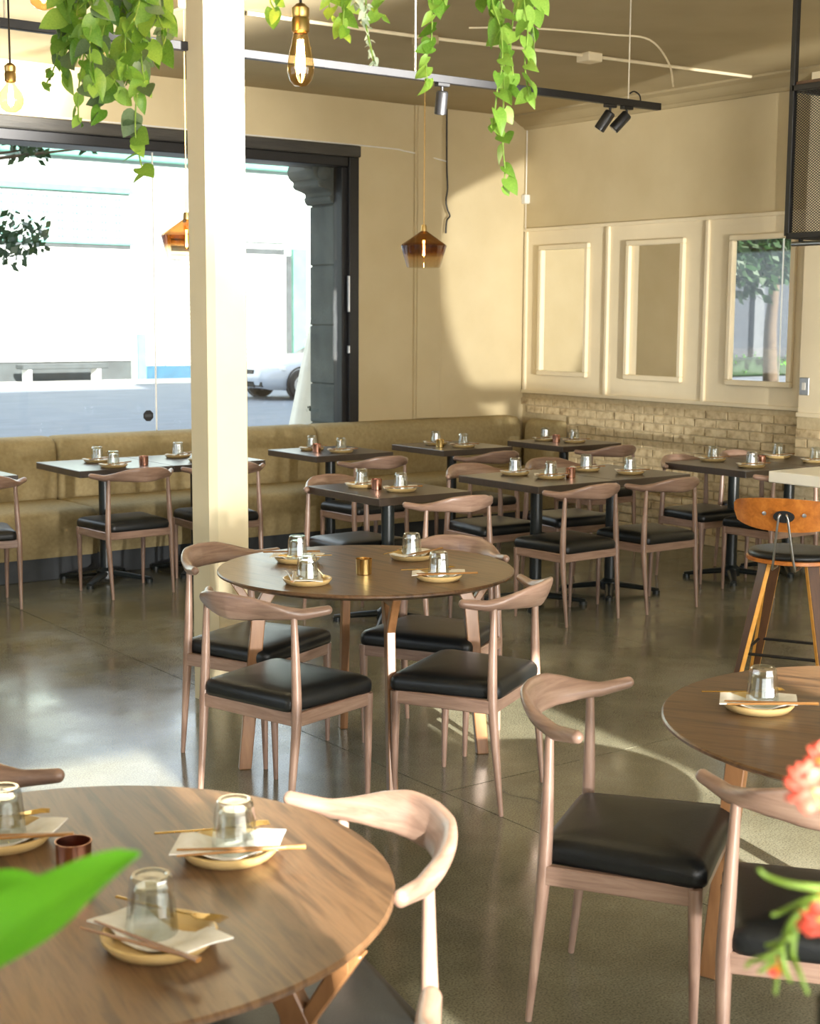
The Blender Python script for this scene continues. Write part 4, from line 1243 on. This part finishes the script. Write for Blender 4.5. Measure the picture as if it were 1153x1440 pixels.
box('blue_plinth', 17.5, 19.0, -.20, 0, 0, .35, M_BLUE, fa, .01)
box('blue_post', 17.38, 17.62, -.22, 0, 0, 1.2, M_MINT, fa, .01)
box('green_post', 22.3, 22.75, -.15, 0, 0, 3.6, M_MINT, fa, .01)
box('dark_post', 22.05, 22.2, -.2, 0, 0, 3.4, M_DKGAP, fa, .01)
box('shop_sign', 23.0, 24.2, -.2, -.02, 3.9, 4.9, M_SHUT, fa, .01)
box('sign_stroke', 23.2, 23.9, -.22, -.2, 4.6, 4.7, M_DKGAP, fa)
box('sign_stroke', 23.3, 23.8, -.22, -.2, 4.35, 4.43, M_DKGAP, fa)
box('sign_stroke', 23.2, 23.9, -.22, -.2, 4.1, 4.2, M_DKGAP, fa)
box('orange_notice', 23.2, 23.7, -.2, -.02, 1.4, 2.0, M_TERRA if False else M_PLY, fa)
box('upper_panel', 20.6, 22.2, -.1, 0, 3.75, 5.2, M_SHUT, fa, .01)
box('upper_panel', 18.4, 20.4, -.1, 0, 3.75, 5.2, M_SHUT, fa, .01)
t = thing('junk_pile', 'dark low stall bench under the half raised shutter', 'bench', (14.9, YF-.9, 0))
box('bench_top', -1.1, 1.2, -.25, .25, .34, .46, M_DKGAP, t, .02)
for xx in (-.9, .95):
    box('bench_leg', xx-.05, xx+.05, -.2, .2, 0, .34, M_SHUT, t)

# car
def car(x, y, lab):
    t = thing('parked_car', lab, 'car', (x, y, -.02), 0)
    # nose at -x; sections along the length: (x, half width, bottom, hood/deck height)
    secs = [(-2.22, .50, .36, .56), (-2.18, .66, .26, .64), (-2.02, .76, .22, .70), (-1.6, .82, .20, .79), (-1.0, .845, .20, .88), (-.5, .85, .20, .93), (.6, .85, .20, .94), (1.4, .85, .20, .95), (1.9, .81, .22, .94), (2.12, .72, .28, .88), (2.18, .55, .38, .74)]
    R_ = []
    for x_, w_, b_, h_ in secs:
        R_.append([(x_, -w_*.88, b_), (x_, -w_, b_+.10), (x_, -w_*1.0, (b_+h_)/2), (x_, -w_*.97, h_-.07), (x_, -w_*.86, h_), (x_, 0, h_+.025), (x_, w_*.86, h_), (x_, w_*.97, h_-.07), (x_, w_, (b_+h_)/2), (x_, w_, b_+.10), (x_, w_*.88, b_)])
    body = ob('body', MB().loft(R_).mesh('body', M_CARP, 45), t)
    G = []
    for x_, w_, h_ in ((-.62, .70, .93), (-.15, .66, 1.22), (.15, .62, 1.36), (.8, .61, 1.38), (1.2, .63, 1.30), (1.72, .68, .95)):
        G.append([(x_, -w_-.06, .90), (x_, -w_, h_-.06), (x_, -w_*.85, h_), (x_, w_*.85, h_), (x_, w_, h_-.06), (x_, w_+.06, .90)])
    ob('cabin_glass', MB().loft(G).mesh('cabin_glass', M_CARGL, 40), t)
    ob('roof', MB().loft([[(x_, -w_, h_), (x_, -w_*.9, h_+.022), (x_, w_*.9, h_+.022), (x_, w_, h_)] for x_, w_, h_ in ((0.05, .56, 1.33), (.2, .58, 1.375), (.8, .58, 1.39), (1.2, .58, 1.315))]).mesh('roof', M_CARP, 40), t)
    for xx in (-1.38, 1.28):
        for sy in (-1, 1):
            wl_ = ob('wheel', MB().lathe([(.17, -.09), (.29, -.10), (.315, -.07), (.315, .07), (.29, .10), (.17, .09)], 24).mesh('wheel', M_TYRE, 40), t, (xx, sy*.78, .315), rot=(PI/2, 0, 0))
            hub = MB().lathe([(.001, 0), (.04, 0), (.05, -.01), (.19, .0), (.20, .02), (.001, .02)], 20)
            hb = ob('hubcap', hub.mesh('hubcap', M_STEEL, 40), wl_, (0, 0, .085 if sy < 0 else -.105))
            for k in range(5):
                a = 2*PI*k/5
                box('hub_slot', .07, .16, -.025, .025, -.012 if sy > 0 else .018, -.004 if sy > 0 else .026, M_TYRE, hb, rz=a)
            ob('wheel_arch', MB().lathe([(.335, -.005), (.365, -.005), (.365, .01), (.335, .01)], 24).mesh('wheel_arch', M_TYRE), t, (xx, sy*.845, .33), rot=(PI/2, 0, 0))
    for sy in (-1, 1):
        ob('headlight', MB().loft([[(-2.16, sy*.42, .56), (-2.16, sy*.42, .66), (-2.10, sy*.42, .68), (-2.10, sy*.42, .56)], [(-2.06, sy*.68, .57), (-2.06, sy*.68, .67), (-1.96, sy*.68, .71), (-1.96, sy*.68, .57)], [(-1.80, sy*.79, .62), (-1.80, sy*.79, .66), (-1.72, sy*.80, .70), (-1.72, sy*.80, .62)]]).mesh('headlight', M_LENS), t)
        ob('fog_lamp', MB().box(-2.20, -2.12, min(sy*.35, sy*.62), max(sy*.35, sy*.62), .28, .38).mesh('fog_lamp', M_TYRE), t)
    box('grille', -2.24, -2.16, -.33, .33, .54, .62, M_TYRE, t)
    box('lower_grille', -2.22, -2.12, -.34, .34, .27, .38, M_TYRE, t)
    return t
car(17.4, 26.3, 'silver sedan parked nose left across the street')

# pale tapering cone, plant by the pilaster
t = thing('canvas_cone', 'pale tapering canvas cone standing outside beside the stone pilaster', 'parasol', (7.10, 10.75, 0))
cone = []
for z_, r_ in ((0, .54), (.73, .39), (1.3, .275), (1.66, .20), (1.84, .13), (2.05, .02)):
    cone.append([(r_*(1+.05*math.cos(8*a))*math.cos(a), r_*(1+.05*math.cos(8*a))*math.sin(a), z_) for a in [2*PI*k/32 for k in range(32)]])
ob('canvas', MB().loft(cone).mesh('canvas', M_CANVAS, True), t)
ob('pole', MB().tube([(0, 0, 1.9), (0, 0, 2.3)], .014, 8).mesh('pole', M_LINTEL), t)
def leaf_cloud(m, c, rx, ry, rz_, n, size, rnd):
    for k in range(n):
        d = Vector((rnd.gauss(0, 1), rnd.gauss(0, 1), rnd.gauss(0, 1))).normalized()*rnd.random()**.4
        p = Vector(c)+Vector((d.x*rx, d.y*ry, d.z*rz_))
        a = Vector((rnd.gauss(0, 1), rnd.gauss(0, 1), rnd.gauss(0, 1))).normalized()
        b = a.orthogonal().normalized()
        c2 = a.cross(b)
        s = size*rnd.uniform(.6, 1.2)
        i = len(m.v)
        m.v += [tuple(p), tuple(p+b*s*.5+c2*s*.28), tuple(p+b*s), tuple(p+b*s*.5-c2*s*.28)]
        m.f.append((i, i+1, i+2, i+3))
rnd = random.Random(30)
t = thing('street_plant', 'small dark leafy shoot in front of the pale cone outside', 'plant', (0, 0, 0))
pb = Vector((6.62, 10.20, 0))
m = MB()
leaf_cloud(m, (6.52, 10.18, .93), .10, .04, .035, 26, .05, rnd)
leaf_cloud(m, (6.60, 10.2, .80), .05, .05, .05, 18, .06, rnd)
o = ob('foliage', m.mesh('foliage', M_TREE), t)
o['kind'] = 'stuff'
ob('stem', MB().tube(catmull([pb, (6.63, 10.2, .4), (6.60, 10.2, .8), (6.48, 10.18, .95)], 5), .006, 6).mesh('stem', M_BARK), t)

def tree(base, clouds, trunk_r, lab, seed, leaf=.11, limb_z=2.4):
    rnd = random.Random(seed)
    t = thing('street_tree', lab, 'tree', tuple(base), 0, 'street trees outside')
    b = Vector(base)
    m = MB()
    for c, rx, ry, rz_, n in clouds:
        leaf_cloud(m, Vector(c)-b, rx, ry, rz_, n, leaf, rnd)
    o = ob('foliage', m.mesh('foliage', M_TREE), t)
    o['kind'] = 'stuff'
    top = max(c[2] for c, *_ in clouds)
    ob('trunk', MB().tube(catmull([(0, 0, 0), (.05, .03, limb_z*.5), (0, 0, limb_z), (.1, .1, top)], 5), [trunk_r*(1-.04*i) for i in range(16)], 10).mesh('trunk', M_BARK, True), t)
    for c, *_ in clouds:
        d = Vector(c)-b
        ob('branch', MB().tube(catmull([(0, 0, limb_z), (d.x*.5, d.y*.5, limb_z+(d.z-limb_z)*.7), tuple(d)], 5), [trunk_r*.35*(1-.08*i) for i in range(11)], 6).mesh('branch', M_BARK, True), t)
    return t
p1, p2, p3, p4 = at(20, 335, 13.5), at(38, 210, 14.0), at(-120, 260, 13.5), at(-60, 180, 14)
tree((at(-330, 400, 13.5).x, at(-330, 400, 13.5).y, -.01), [(tuple(p1), .30, .4, .26, 190), (tuple(p2), .24, .3, .14, 90), (tuple(p3), .7, .7, .6, 500), (tuple(p4), .5, .5, .4, 260), (tuple(at(122, 208, 14)), .05, .05, .05, 14)], .12, 'street tree reaching dark leaves into the left of the window', 41)
for k, (x, y, s_) in enumerate(((-7.5, 22.0, 1.0), (-13.0, 24.5, 1.15), (-18.5, 23.0, 1.2), (-3.0, 28.0, 1.0))):
    tree((x, y, -.02), [((x, y, 4.2*s_), 2.8*s_, 2.4*s_, 1.6*s_, 3000), ((x+1.6, y-.6, 3.1*s_), 1.7, 1.5, 1.0, 1200), ((x-1.7, y+.3, 3.2*s_), 1.7, 1.5, 1.0, 1200)], .20, ['tall street tree left of the shops, seen in the mirror', 'broad street tree farther left, seen in the mirror', 'farthest left street tree beyond the hedge', 'street tree growing by the left end of the shop front'][k], 60+k, .34, 2.8)
t = thing('far_building', 'slate blue building with shade in its colour beyond the street trees', 'building', (-24, 33.6, 0))
box('wall', -10, 11, 0, 6, 0, 7.5, M_BLDG_SHADED, t)
for xx in (-7, -3, 1, 5, 9):
    box('pier', xx-.25, xx+.25, -.2, 0, 0, 7.0, M_KICK, t)
t = thing('street_hedge', 'low trimmed hedge along the far kerb, seen in the mirror', 'hedge', (-15, 29.5, 0))
m = MB()
rnd = random.Random(77)
for k in range(24):
    leaf_cloud(m, (-9+k*.8, 0, .35), .5, .4, .32, 60, .16, rnd)
o = ob('foliage', m.mesh('foliage', M_LEAFBIG), t)
o['kind'] = 'stuff'
box('hedge_core', -9.3, 9.6, -.25, .25, 0, .55, M_TREE, t, .05)
bpy.context.view_layer.update()
